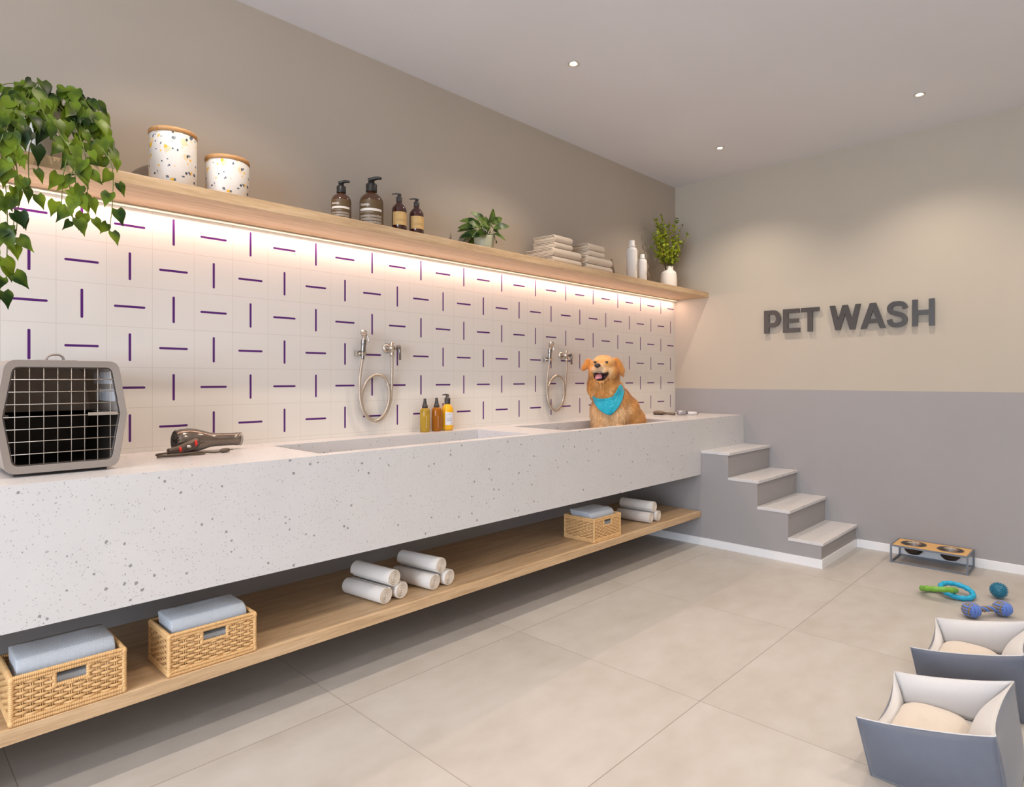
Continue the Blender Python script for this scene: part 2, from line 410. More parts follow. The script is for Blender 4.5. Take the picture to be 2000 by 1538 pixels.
# unseen front wall and side wall, each with one window opening
def wall_with_window(name, axis, c0, c1, a0, a1, wa0, wa1, wz0, wz1):
    b = MB()
    def bx(p, q, z0, z1):
        if axis == 'x': b.box(c0, c1, p, q, z0, z1)
        else: b.box(p, q, c0, c1, z0, z1)
    bx(a0, a1, 0, wz0); bx(a0, a1, wz1, ZC); bx(a0, wa0, wz0, wz1); bx(wa1, a1, wz0, wz1)
    struct(b.build(name, M_BEIGE))
wall_with_window('wall_front', 'x', XF-.1, XF, YR, 0, -5.0, -1.2, .5, 2.6)
b = MB(); b.box(XF-.1, .1, YR-.1, YR, 0, ZC); struct(b.build('wall_right', M_BEIGE))
def window(name, axis, c, a0, a1, z0, z1, nx, nz):
    f = MB()
    def bx(p, q, za, zb, t=.025):
        if axis == 'x': f.box(c-t, c+t, p, q, za, zb)
        else: f.box(p, q, c-t, c+t, za, zb)
    bx(a0, a1, z0, z0+.05); bx(a0, a1, z1-.05, z1); bx(a0, a0+.05, z0+.05, z1-.05); bx(a1-.05, a1, z0+.05, z1-.05)
    for i in range(1, nx): x = a0+(a1-a0)*i/nx; bx(x-.02, x+.02, z0+.05, z1-.05, .02)
    for i in range(1, nz): z = z0+(z1-z0)*i/nz; bx(a0+.05, a1-.05, z-.015, z+.015, .018)
    fo = struct(f.build(name, M_SKIRT)); g_ = MB()
    if axis == 'x': g_.box(c-.003, c+.003, a0+.04, a1-.04, z0+.04, z1-.04)
    else: g_.box(a0+.04, a1-.04, c-.003, c+.003, z0+.04, z1-.04)
    g_.build('pane', M_GLASS_, fo)
window('window_1', 'x', XF-.05, -5.0, -1.2, .5, 2.6, 4, 2)
b = MB(); b.box(-.012, 0, YR, -1.5, 0, .060); struct(b.build('baseboard_back', M_SKIRT, bevel=.002))
b = MB(); b.box(XF, -.75, -.012, 0, 0, .060); struct(b.build('baseboard_left', M_SKIRT, bevel=.002))

# ------------------------------------------------------------------ downlights
dl = None
def downlight(x, y, label):
    t = thing('ceiling_downlight', label, 'ceiling light', (x, y, ZC), 0, 'recessed ceiling downlights')
    b = MB(); b.lathe([(.021, .0), (.030, 0), (.0305, -.003), (.027, -.0045), (.021, -.003), (.021, 0)], 28, cap=False); b.build('trim_ring', M_TRIM, t)
    b = MB(); b.lathe([(.0215, -.001), (.016, .0004)], 24, cap=False); b.build('reflector_cup', M_CUPD, t)
    b = MB(); b.lathe([(0, -.0012), (.0155, -.0010), (.0158, .0)], 24, cap=False); b.build('lamp_lens', M_LAMP, t)
    return t
names = {(0, 0): 'small round downlight nearest the corner, above the potted sprigs', (1, 0): 'small round downlight in the ceiling over the middle of the wash counter',
         (0, 1): 'small round downlight above the big grey wall letters, near the end wall'}
for i, x in enumerate(DL_X):
    for j, y in enumerate(DL_Y):
        if (i, j) in names: downlight(x, y, names[(i, j)])
ORD = ('first', 'second', 'third', 'fourth', 'fifth')
for i, x in enumerate(DL_X):
    for j, y in enumerate(DL_Y):
        if (i, j) in names: continue
        downlight(x, y, f'recessed ceiling downlight, {ORD[j]} row out from the tiled wall, {ORD[i]} from the end wall')

# ------------------------------------------------------------------ wall shelf with LED
sh = thing('wall_shelf', 'long light oak shelf above the patterned tiles, lit from beneath', 'shelf', (0, 0, SB))
b = MB(); b.box(-6.2, 0, SD, 0, 0, ST-SB); b.build('board', M_WOOD, sh, bevel=.0015)
b = MB(); b.box(-6.2, -.01, -.030, -.006, -.006, 0); b.build('light_profile', M_PROFILE, sh)
b = MB(); b.box(-6.2, -.01, -.027, -.009, -.0085, -.006); b.build('light_strip', M_LED, sh)['label'] = 'glowing warm LED strip under the shelf'

# ------------------------------------------------------------------ wash counter with two basins
ct = thing('wash_counter', 'long white speckled terrazzo counter with two sunken wash basins', 'counter', (0, 0, KB))
H = KT-KB; D0, D1 = -.150, -.572; FZ = .625-KB
BX = [(-3.845, -2.580), (-2.272, -1.010)]
b = MB()
xs = [-6.2, BX[0][0], BX[0][1], BX[1][0], BX[1][1], -.001]; ys = [-.001, D0, D1, KD]
for i in range(5):
    for j in range(3):
        if i in (1, 3) and j == 1: continue
        b.add([(xs[i], ys[j+1], H), (xs[i+1], ys[j+1], H), (xs[i+1], ys[j], H), (xs[i], ys[j], H)], [(0, 1, 2, 3)], 0, False)
b.add([(-6.2, KD, 0), (0, KD, 0), (0, KD, H), (-6.2, KD, H)], [(0, 1, 2, 3)], 0, False)
b.add([(-6.2, KD, 0), (0, KD, 0), (0, 0, 0), (-6.2, 0, 0)], [(3, 2, 1, 0)], 0, False)
b.add([(-6.2, KD, 0), (-6.2, KD, H), (-6.2, 0, H), (-6.2, 0, 0)], [(0, 1, 2, 3)], 0, False)
b.build('counter_slab', M_TERR, ct)
for x0, x1 in BX:
    b = MB(); T = .0
    b.add([(x0, D1, H), (x1, D1, H), (x1, D0, H), (x0, D0, H), (x0, D1, FZ), (x1, D1, FZ), (x1, D0, FZ), (x0, D0, FZ)],
          [(0, 4, 5, 1), (1, 5, 6, 2), (2, 6, 7, 3), (3, 7, 4, 0), (4, 7, 6, 5)], 0, False)
    bo = b.build('basin', M_TERR, ct)
    c = MB(); c.lathe([(0, .004), (.030, .004), (.034, .001), (.034, 0)], 24, mat=Matrix.Translation((x0+.2, -.36, FZ))); c.build('drain', M_CHROMED, bo)

# ------------------------------------------------------------------ low shelf
b = MB(); b.box(-6.2, -.756, LD, 0, 0, LT-LB)
o = b.build('low_shelf', M_WOOD, None, (0, 0, LB), bevel=.0015)
tag(o, 'long oak shelf near the floor under the counter, carrying baskets and rolled towels', 'shelf')

# ------------------------------------------------------------------ stairs
stp = thing('step_block', 'four small grey steps with white speckled treads climbing to the counter', 'steps', (-.75, 0, 0))
TZ = [.1657, .3475, .5278, .7072]; TY = [-1.5017, -1.2886, -1.0756, -.8612]; th = .020
b = MB()
prof = [(-.001, 0), (-1.490, 0), (-1.490, TZ[0]-th), (-1.277, TZ[0]-th), (-1.277, TZ[1]-th), (-1.064, TZ[1]-th), (-1.064, TZ[2]-th), (-.850, TZ[2]-th), (-.850, TZ[3]-th), (KD-.001, TZ[3]-th), (KD-.001, KB-.001), (-.001, KB-.001)]
b.ext(prof, .004, .749, 'x'); b.build('step_body', M_GREY, stp)
for k in range(4):
    yb = [-1.2771, -1.0641, -.8501, KD-.001][k]
    b = MB(); b.box(0, .749, TY[k], yb, TZ[k]-th, TZ[k]); b.build('tread', M_TERR, stp, bevel=.0015)
b = MB(); b.ext([(-.0085, 0), (.004, 0), (.004, .057), (-.0085, .057)], -1.4901, -.013, 'y', mat=None)
b.box(-.0085, .738, -1.4998, -1.4901, 0, .057); b.build('skirting', M_SKIRT, stp)

# ------------------------------------------------------------------ PET WASH letters
sg = thing('wall_sign', 'dark grey raised letters reading PET WASH on the end wall', 'sign', (0, 0, 1.613))
def letter(y0, y1, build):
    b = MB(); Wd = abs(y1-y0); Hh = .186; cnt = [0]
    def q(pts):  # pts in (0..1, 0..1) -> wall coords; Y decreases to the right
        cnt[0] += 1; b.ext([(y0-(p[0]*Wd), p[1]*Hh) for p in pts], -.026-.00025*cnt[0], -.012, 'x', 0)
    def strip(path, w2, closed=False):
        n = len(path); Lf = []; Rt = []
        for i in range(n):
            a = Vector(path[max(i-1, 0)]); c = Vector(path[min(i+1, n-1)]); a.x *= Wd; a.y *= Hh; c.x *= Wd; c.y *= Hh
            t = (c-a).normalized(); nn = Vector((-t.y, t.x))*w2
            p = Vector((path[i][0]*Wd, path[i][1]*Hh)); Lf.append(p+nn); Rt.append(p-nn)
        cnt[0] += 1; b.ext([(y0-v.x, v.y) for v in Lf+Rt[::-1]], -.026-.00025*cnt[0], -.012, 'x', 0)
    build(q, strip)
    py = {LP: .15, LE: .15, LT_: .5, LW: .27, LA: .5, LS: .5, LH: .12}[build]; pz = .055 if build is not LW else .09
    b.box(-.012, 0, y0-py*Wd-.003, y0-py*Wd+.003, Hh*.5-.003, Hh*.5+.003, 1) if build is not LA and build is not LW else b.box(-.012, 0, y0-.5*Wd-.003, y0-.5*Wd+.003, (.28 if build is LA else .75)*Hh, (.28 if build is LA else .75)*Hh+.005, 1)
    b.build('letter', [M_LETTER, M_LETTERS], sg)
def arc(cx, cy, rx, ry, a0, a1, n=14): return [(cx+rx*math.cos(R(a0+(a1-a0)*i/n)), cy+ry*math.sin(R(a0+(a1-a0)*i/n))) for i in range(n+1)]
sw = .019
def LP(q, s):
    q([(0, 0), (.30, 0), (.30, 1), (0, 1)])
    s([(.2, .905), (.5, .905)]+arc(.55, .63, .31, .275, 85, -85)+[(.5, .355), (.2, .355)], .0178)
def LE(q, s):
    q([(0, 0), (.30, 0), (.30, 1), (0, 1)])
    for z0, z1, x in ((0, .18, 1), (.41, .58, .93), (.82, 1, .97)): q([(.1, z0), (x, z0), (x, z1), (.1, z1)])
def LT_(q, s): q([(0, .83), (1, .83), (1, 1), (0, 1)]); q([(.36, 0), (.64, 0), (.64, .9), (.36, .9)])
def LW(q, s):
    q([(0, 1), (.175, 1), (.35, 0), (.185, 0)]); q([(.185, 0), (.35, 0), (.585, 1), (.415, 1)])
    q([(.415, 1), (.585, 1), (.815, 0), (.65, 0)]); q([(.65, 0), (.815, 0), (1, 1), (.83, 1)])
def LA(q, s):
    q([(0, 0), (.225, 0), (.62, 1), (.38, 1)]); q([(.775, 0), (1, 0), (.62, 1), (.38, 1)]); q([(.2, .21), (.8, .21), (.74, .37), (.26, .37)])
def LS(q, s):
    pts = [(.87, .70), (.80, .84), (.66, .895), (.48, .91), (.30, .885), (.17, .80), (.15, .70), (.22, .60), (.40, .535), (.60, .485), (.78, .41), (.85, .30), (.81, .18), (.68, .11), (.50, .085), (.32, .10), (.19, .17), (.13, .31)]
    s([tuple(p) for p in [(v.x, v.y) for v in spline([(x, y, 0) for x, y in pts], 3)]], .0165)
def LH(q, s): q([(0, 0), (.255, 0), (.255, 1), (0, 1)]); q([(.745, 0), (1, 0), (1, 1), (.745, 1)]); q([(.2, .42), (.8, .42), (.8, .60), (.2, .60)])
for (y0, y1), fn in zip([(-.8175, -.9505), (-.9682, -1.099), (-1.1067, -1.2422), (-1.3164, -1.5312), (-1.5285, -1.6923), (-1.6975, -1.8322), (-1.8558, -1.9888)], (LP, LE, LT_, LW, LA, LS, LH)): letter(y0, y1, fn)

# ------------------------------------------------------------------ canisters
def canister(x, h, label):
    t = thing('storage_canister', label, 'canister', (x, -.17, ST), 0, 'terrazzo pattern canisters'); r = .086
    b = MB(); b.lathe([(0, .001), (r-.004, 0), (r, .004), (r, h-.020), (r-.003, h-.017)], 64); b.build('jar', M_CAN, t)
    b = MB(); b.lathe([(r-.004, h-.0175), (r+.002, h-.0175), (r+.002, h-.003), (r, h), (0, h)], 64); b.build('lid', M_LID, t)
canister(-4.264, .236, 'tall white canister with coloured chips and a wooden lid')
canister(-4.050, .182, 'short white canister with coloured chips and a wooden lid')

# ------------------------------------------------------------------ text helper
def text_pts(body, size):
    cu = bpy.data.curves.new('tmp', 'FONT'); cu.body = body; cu.size = size; cu.offset = size*.014
    to = bpy.data.objects.new('tmp', cu); COL.objects.link(to); bpy.context.view_layer.update()
    me = bpy.data.meshes.new_from_object(to.evaluated_get(bpy.context.evaluated_depsgraph_get()))
    vs = [(v.co.x, v.co.y) for v in me.vertices]; fs = [tuple(p.vertices) for p in me.polygons]
    bpy.data.objects.remove(to); bpy.data.curves.remove(cu); bpy.data.meshes.remove(me); return vs, fs
def wrap_text(b, body, size, r, a0, z, m):  # text wrapped round a bottle, starting at angle a0 and reading to the right
    vs, fs = text_pts(body, size)
    b.add([((r)*math.cos(a0+x/r), (r)*math.sin(a0+x/r), z+y) for x, y in vs], fs, m, False)
def band(b, r, a0, a1, z0, z1, m, n=12):
    b.grid(lambda u, v: (r*math.cos(a0+(a1-a0)*u), r*math.sin(a0+(a1-a0)*u), z0+(z1-z0)*v), n, 2, m)

# pump bottles: profile, cap, spout
def pump_top(t, z, rc, hc, mat, ang, L, lift=.006, thick=.35):
    b = MB(); b.lathe([(rc, z), (rc*1.0, z+hc*.06), (rc, z+hc*.62), (rc*.9, z+hc*.68), (rc*.62, z+hc*.72), (rc*.5, z+hc), (0, z+hc)], 24); c = b.build('pump_collar', mat, t)
    b = MB(); zz = z+hc; dx, dy = math.cos(ang), math.sin(ang)
    pts = [(-dx*L*.28, -dy*L*.28, zz-.0005), (0, 0, zz+.003), (dx*L*.4, dy*L*.4, zz+.003+lift*.6), (dx*L*.8, dy*L*.8, zz+lift), (dx*L, dy*L, zz+lift*.7)]
    sp = spline(pts, 5); n = len(sp)
    b.tube(sp, [rc*thick*(1-.45*i/n) for i in range(n)], 8, flat=1.5); b.build('pump_spout', mat, c)
CAMA = math.atan2(-2.9018+.17, -5.1365+3.4)   # direction from the bottles to the room
def aesop(x, s, label):
    t = thing('soap_bottle', label, 'bottle', (x, -.17, ST), 0, 'brown pump bottles on the wall shelf'); r = .0595*s; h = .205*s
    b = MB(); b.lathe([(0, .002), (r-.004, 0), (r, .004), (r, h*.70), (r*.97, h*.76), (r*.86, h*.83), (r*.62, h*.90), (r*.40, h*.945), (r*.36, h*.97), (r*.36, h+.004)], 48, 0); b.build('bottle_body', M_BRNGL, t)
    b = MB(); r1 = r+.0006; r2 = r+.0012; c = CAMA; a0 = c-1.12
    band(b, r1, c-1.25, c+1.25, h*.06, h*.72, 0, 20)
    wrap_text(b, 'Aesop.', .0205*s, r2, a0+.05, h*.570, 1)
    band(b, r2, a0, c+.95, h*.445, h*.505, 1)
    for k in range(5):
        z = h*(.415-.075*k)
        for q in range(3 if k else 1):
            zz = z-q*h*.018; a = a0; end = c+(.95 if k else .15)
            while a < end-.05:
                wd = U(.03, .12); band(b, r2, a, min(a+wd, end), zz-.0016*s, zz, 1, 3); a += wd+.022
    b.build('label', [M_DKLAB, M_LABW], t)
    pump_top(t, h-.006, r*.47, .060*s, M_BLKPL, CAMA+1.25, .050*s, .010*s, .42)
aesop(-3.506, .80, 'smaller brown pump bottle with white lettering, leftmost bottle on the wall shelf')
aesop(-3.334, 1.0, 'tallest brown pump bottle with white lettering on the wall shelf')
def tanb(x, s, label):
    t = thing('soap_bottle', label, 'bottle', (x, -.17, ST), 0, 'brown pump bottles on the wall shelf'); r = .0385; h = .165*s
    b = MB(); b.lathe([(0, .002), (r-.003, 0), (r, .003), (r, h*.76), (r*.93, h*.81), (r*.70, h*.88), (r*.42, h*.94), (r*.36, h*.97), (r*.36, h+.004)], 40); b.build('bottle_body', M_REDGL, t)
    c = CAMA+.12; b = MB(); band(b, r+.0006, c-1.15, c+1.2, h*.30, h*.67, 0, 16)
    for z, a, e in ((.62, -.6, .1), (.46, -.6, .8), (.435, -.6, .7), (.41, -.6, .75), (.62, .45, .9)): band(b, r+.0011, c+a, c+e, h*z-.0008, h*z+.0006, 1, 6)
    b.build('label', [M_TANLAB, M_TANINK], t)
    pump_top(t, h-.004, r*.40, .040, M_CHAR, CAMA-1.75, .038, .003, .30)
tanb(-3.163, 1.13, 'dark bottle with tan label and black pump, beside the tallest bottle')
tanb(-3.049, 1.11, 'dark bottle with tan label and black pump, rightmost of the shelf pump bottles')

# white flasks
for x, y, h, r, lab in ((-.935, -.15, .333, .043, 'tall white flask on the wall shelf beside the leafy vase'), (-.818, -.17, .240, .037, 'short white flask on the wall shelf beside the leafy vase')):
    t = thing('flask', lab, 'bottle', (x, y, ST), 0, 'white flasks')
    b = MB(); b.lathe([(0, .001), (r-.003, 0), (r, .004), (r, h*.76), (r*.95, h*.79), (r*.78, h*.82), (r*.60, h*.835), (r*.58, h*.87)], 36)
    band(b, r+.0006, CAMA+.45, CAMA+.56, h*.28, h*.42, 1, 3); b.build('flask_body', [M_WHITEPL, M_PINK], t)
    b = MB(); b.lathe([(r*.66, h*.85), (r*.66, h*.88), (r*.52, h*.90), (r*.52, h*.995), (r*.5, h), (0, h)], 28); b.build('cap', M_WHITEPL, t)

# ------------------------------------------------------------------ folded towels
def folded(b, Lx, Dy, Hz, layers, m=0, gap=.0012, wob=.004, seed=0):
    # nested U folds opening to +Y; front fold at -Y ; extruded along X
    rnd = random.Random(seed); t = Hz/(2*layers); ns = 10
    for k in range(layers):
        ro = Hz/2-k*t; ri = ro-t+gap
        if k == layers-1: ri = .0006
        yc = -Dy/2+Hz/2; out = []; inn = []
        def path(r):
            p = [(Dy/2-.004*k, r)]
            p += [(yc+(Dy/2-yc)*(1-i/6), r) for i in range(1, 6)]
            p += [(yc-r*math.sin(PI*i/10)*1.0, r*math.cos(PI*i/10)) for i in range(11)]
            p += [(yc+(Dy/2-yc)*(i/6), -r) for i in range(1, 6)]+[(Dy/2-.006*k, -r)]
            return p
        po, pi = path(ro), path(ri); ring = po+list(reversed(pi)); n = len(ring)
        stn = [-1, -.985, -.94, -.5, 0, .5, .94, .985, 1]; vs = []
        for s_ in stn:
            e = max(0, (abs(s_)-.93)/.07); 
            for (y, z) in ring:
                yy = y; zz = z*(1-.10*e*e)+Hz/2
                yy = yc+(y-yc)*(1-.03*e*e)
                back = max(0, (yy-yc)/(Dy/2-yc+1e-6))
                zz += math.sin(back*5+seed)*wob*back
                vs.append((s_*Lx/2*(1), yy, max(zz, .0004)))
        fs = [(i*n+j, i*n+(j+1) % n, (i+1)*n+(j+1) % n, (i+1)*n+j) for i in range(len(stn)-1) for j in range(n)]
        fs = [tuple(reversed(f)) for f in fs]
        b.add(vs, fs, m, True)
        q = len(po); o = len(b.v)-len(vs)
        for base, flip in ((0, 0), ((len(stn)-1)*n, 1)):
            for i in range(q-1):
                f = (o+base+i, o+base+i+1, o+base+n-2-i, o+base+n-1-i)
                b.f.append(tuple(reversed(f)) if flip else f); b.m.append(m); b.sm.append(False)
def hand_towel(x, y, z, Lx, Dy, Hz, layers, label, seed):
    b = MB(); folded(b, Lx, Dy, Hz, layers, 0, .0034, .003, seed)
    o = b.build('folded_towel', M_TOWEL, None, (x, y, z)); tag(o, label, 'towel', 'folded beige towels on the wall shelf')
for xx, nm, sd in ((-1.895, 'left stack', 1), (-1.535, 'right stack', 9)):
    wB = .295; wS = .180; z = ST
    for lv, (L_, D_, h_, n_, dx) in enumerate(((wB, .25, .046, 3, 0), (wB, .25, .056, 3, 0), (wS, .20, .038, 2, -.025), (wS, .20, .047, 3, -.025))):
        pos = ('bottommost', 'second from bottom', 'second from top', 'topmost')[lv]; sz = ('wide', 'wide thick', 'narrow', 'narrow')[lv]
        hand_towel(xx+dx, -.160 if lv < 2 else -.175, z, L_, D_, h_, n_, f'{sz} folded beige towel, {pos} in the {nm} on the wall shelf', sd+lv); z += h_+.0012

# ------------------------------------------------------------------ rolled towels
roll_mesh = None
def roll_geo(Lr=.255, r=.0385, turns=5.2):
    b = MB(); n = 150; t = r/(turns+.35)*.80; pit = (r-t*.55)/turns
    ctr = []
    for i in range(n+1):
        a = 2*PI*turns*i/n; rad = pit*a/(2*PI)+.0012; ctr.append((a, rad))
    A0 = R(200)-2*PI*turns
    outp = [((rad+t/2)*math.cos(a+A0), (rad+t/2)*math.sin(a+A0)) for a, rad in ctr]
    innp = [(max(rad-t/2, .0003)*math.cos(a+A0), max(rad-t/2, .0003)*math.sin(a+A0)) for a, rad in ctr]
    stn = [(-1, .0012), (-.985, .0003), (-.97, 0), (0, 0), (.97, 0), (.985, .0003), (1, .0012)]; N = n+1; vs = []
    for s_, sh_ in stn:
        for i in range(N):
            (ox, oz), (ix, iz) = outp[i], innp[i]; mx, mz = (ox+ix)/2, (oz+iz)/2; k = 1-sh_/(t/2)
            vs += [(mx+(ox-mx)*k, s_*Lr/2, mz+(oz-mz)*k), (mx+(ix-mx)*k, s_*Lr/2, mz+(iz-mz)*k)]
    W_ = 2*N; fs = []; fe = []
    for s_ in range(len(stn)-1):
        o1 = s_*W_; o2 = (s_+1)*W_
        for i in range(N-1):
            fs.append((o1+2*i, o1+2*i+2, o2+2*i+2, o2+2*i)); fs.append((o1+2*i+1, o2+2*i+1, o2+2*i+3, o1+2*i+3))
        fs.append((o1+2*N-2, o1+2*N-1, o2+2*N-1, o2+2*N-2)); fs.append((o1, o2, o2+1, o1+1))
    for o1, fl in ((0, 0), ((len(stn)-1)*W_, 1)):
        for i in range(N-1):
            f = (o1+2*i, o1+2*i+1, o1+2*i+3, o1+2*i+2); fe.append(tuple(reversed(f)) if fl else f)
    b.add(vs, fs, 0); b.f += fe; b.m += [1]*len(fe); b.sm += [False]*len(fe)
    return b
rb = roll_geo(); r_ = .0385
rolls = [(-3.547, -.452, 0, 8, 'bottom left', 'leftmost'), (-3.456, -.445, 0, 8, 'bottom right', 'leftmost'), (-3.500, -.452, 1, 8, 'top', 'leftmost'),
         (-3.283, -.462, 0, 9, 'bottom left', 'middle'), (-3.190, -.458, 0, 9, 'bottom right', 'middle'), (-3.238, -.456, 1, 10, 'top', 'middle'),
         (-1.378, -.462, 0, 4, 'bottom left', 'far right'), (-1.285, -.464, 0, 4, 'bottom right', 'far right'), (-1.330, -.460, 1, 4, 'top', 'far right')]
r0 = None
for x, y, up, dg, ps, grp in rolls:
    z = LT+r_+.001+(r_*1.70 if up else 0)
    if r0 is None: r0 = rb.build('rolled_towel', [M_TWHITE, M_TEDGE]); o = r0
    else: o = r0.copy(); COL.objects.link(o)
    o.location = (x, y, z); o.rotation_euler = (0, R(150 if not up else 0), R(dg))
    tag(o, f'rolled white towel, {ps} of the {grp} pile of three on the low shelf', 'towel', 'rolled white towels on the low shelf')

# ------------------------------------------------------------------ baskets
def basket(x0, x1, y0, y1, h, label, towel_label, rows=11, thick_t=.075):
    W, Dp = x1-x0, y1-y0; t = thing('wicker_basket', label, 'basket', ((x0+x1)/2, (y0+y1)/2, LT), 0, 'wicker baskets on the low shelf')
    e = .007
    def wrapped(b, p, q, r, n):   # rod wound with cane
        p, q = Vector(p), Vector(q); pts = []; rr = []
        for i in range(n*4+1): pts.append(p.lerp(q, i/(n*4))); rr.append(r*(1+(.10 if i % 4 in (1, 2) else -.10)))
        b.tube(pts, rr, 8)
    z0, z1 = .020, h-.020
    def panel(name, P0, P1, nrm, hole=False):
        b = MB(); P0, P1, nrm = Vector(P0), Vector(P1), Vector(nrm); Lg = (P1-P0).length; d = (P1-P0)/Lg
        ns = max(6, round(Lg/.0245)); st = Lg/ns; pitch = (z1-z0)/rows
        hx0, hx1, hz = Lg*.36, Lg*.66, z1-.036
        for i in range(ns+1):
            for dd in (-.0026, .0026):
                s_ = min(max(i*st+dd, .002), Lg-.002)
                top = hz if (hole and hx0 < s_ < hx1) else z1+.004
                b.tube([P0+d*s_+Vector((0, 0, z0-.004)), P0+d*s_+Vector((0, 0, top))], .0019, 5)
        for k in range(rows):
            zc = z0+(k+.5)*pitch
            segs = [(0, Lg)] if not (hole and zc > hz) else [(0, hx0), (hx1, Lg)]
            for (a, c) in segs:
                n = max(4, int((c-a)/st*6)); pts = []; rr = []
                for i in range(n+1):
                    s_ = a+(c-a)*i/n; ph = PI*s_/st+PI*(k % 2)+PI/2
                    pts.append(P0+d*s_+Vector((0, 0, zc))+nrm*(.0036*math.sin(ph))); rr.append(pitch*.50*(1+.06*math.sin(ph*3+k)))
                b.tube(pts, rr, 6, up=(0, 0, 1), flat=.55)
        if hole:
            for s_ in (hx0, hx1): wrapped(b, P0+d*s_+Vector((0, 0, hz-.008)), P0+d*s_+Vector((0, 0, z1+.004)), .0058, 6)
            wrapped(b, P0+d*(hx0-.004)+Vector((0, 0, hz-.002)), P0+d*(hx1+.004)+Vector((0, 0, hz-.002)), .0058, 16)
        b.build(name, M_WICK, t)
    X, Y = W/2-e, Dp/2-e
    panel('front_panel', (-X, -Y, 0), (X, -Y, 0), (0, -1, 0), True); panel('back_panel', (X, Y, 0), (-X, Y, 0), (0, 1, 0), True)
    panel('side_panel', (-X, Y, 0), (-X, -Y, 0), (-1, 0, 0)); panel('side_panel', (X, -Y, 0), (X, Y, 0), (1, 0, 0))
    for nm, z in (('top_rim', h-.0115), ('bottom_rim', .0115)):
        b = MB(); c = [(-X, -Y), (X, -Y), (X, Y), (-X, Y)]
        for i in range(4):
            a, q = c[i], c[(i+1) % 4]; n = int((Vector(a)-Vector(q)).length/.0042)
            for dz in (-.0055, .0050): wrapped(b, (a[0], a[1], z+dz), (q[0], q[1], z+dz), .0062, n)
            b.ell((a[0], a[1], z), (.0085, .0085, .0112), 10, 8)
        b.build(nm, M_WICK, t)
    for sx in (-1, 1):
        for sy in (-1, 1): b = MB(); wrapped(b, (sx*X, sy*Y, .01), (sx*X, sy*Y, h-.01), .0068, 22); b.build('corner_post', M_WICK, t)
    b = MB(); b.box(-X+.002, X-.002, -Y+.002, Y-.002, .006, .014); b.build('basket_base', M_WICKD, t)
    # folded towels filling it, the top one seen
    Lx, Dy = W*.84, Dp*.70; b = MB(); hz = thick_t
    folded(b, Lx, Dy, hz, 3, 0, .0022, .001, 3)
    o = b.build('folded_towel', [M_TBLUE, M_TBAND], None, (t.location.x, t.location.y+.004, LT+h+.030-hz)); tag(o, towel_label, 'towel', 'pale blue towels in the baskets')
    for k in range(len(b.f)): pass
    o2 = MB(); folded(o2, Lx*.98, Dy*.98, h+.030-hz-.017, 2, 0, .002, .001, 5)
    q = o2.build('folded_towel', M_TBLUE, None, (t.location.x, t.location.y+.004, LT+.0145)); tag(q, towel_label.replace('folded on top', 'lying beneath the top one'), 'towel', 'pale blue towels in the baskets')
    return t
basket(-4.845, -4.548, -.6385, -.425, .145, 'wicker basket at the left end of the low shelf, farthest from the steps', 'pale blue towel folded on top in the leftmost wicker basket')
basket(-4.430, -4.129, -.6365, -.430, .145, 'wicker basket beside the piles of rolled towels, second from the left', 'pale blue towel folded on top in the second basket from the left')
basket(-2.073, -1.787, -.630, -.392, .148, 'wicker basket nearest the steps on the low shelf', 'pale blue towel folded on top in the basket nearest the steps')

# ------------------------------------------------------------------ wash bottles on the counter
def spray(x, y, h, r, mat, lab):
    t = thing('spray_bottle', lab, 'bottle', (x, y, KT), 0, 'spray bottles on the counter'); hb = h*.72
    b = MB(); b.lathe([(0, .002), (r-.004, 0), (r, .005), (r, hb*.86), (r*.92, hb*.93), (r*.66, hb*.985), (r*.46, hb)], 36); 
    for k in range(9): band(b, r+.0008, CAMB+.28, CAMB+.36, hb*(.18+.055*k), hb*(.205+.055*k), 1, 2)
    b.build('bottle_body', [mat, M_LABW], t)
    b = MB(); b.lathe([(r*.58, hb-.004), (r*.58, hb+h*.075), (r*.44, hb+h*.085), (r*.40, hb+h*.13), (r*.30, hb+h*.19), (r*.28, h-.002), (r*.24, h), (0, h)], 24)
    b.tube([(math.cos(CAMB+.6)*r*.1, math.sin(CAMB+.6)*r*.1, h-.014), (math.cos(CAMB+.6)*r*.42, math.sin(CAMB+.6)*r*.42, h-.014)], .004, 8)
    b.build('spray_cap', M_CHAR, t)
CAMB = math.atan2(-2.9+.06, -5.1365+2.8)
spray(-2.906, -.060, .190, .0285, M_YELT, 'clear spray bottle of yellow liquid, leftmost of three bottles on the counter')
spray(-2.826, -.066, .192, .0285, M_AMBT, 'amber spray bottle in the middle of three bottles on the counter')
t = thing('soap_bottle', 'yellow pump bottle with a white label, rightmost of three on the counter', 'bottle', (-2.738, -.058, KT))
b = MB(); r = .037; b.lathe([(0, .002), (r*.80, 0), (r*.95, .008), (r, .02), (r, .105), (r*.93, .125), (r*.72, .142), (r*.45, .152), (r*.40, .158)], 40); b.build('bottle_body', M_YEL, t)
b = MB(); band(b, r+.0006, CAMB-.35, CAMB+1.15, .033, .106, 0, 14)
for z, a0_, a1_ in ((.094, -.1, .45), (.070, -.1, .8), (.062, -.1, .7), (.056, -.1, .8), (.042, .6, .95)): band(b, r+.0011, CAMB+a0_, CAMB+a1_, z, z+.0022, 1, 6)
b.build('label', [M_PAPER, M_PINK], t)
pump_top(t, .155, r*.47, .050, M_CHAR, CAMB-1.7, .030, .002, .30)

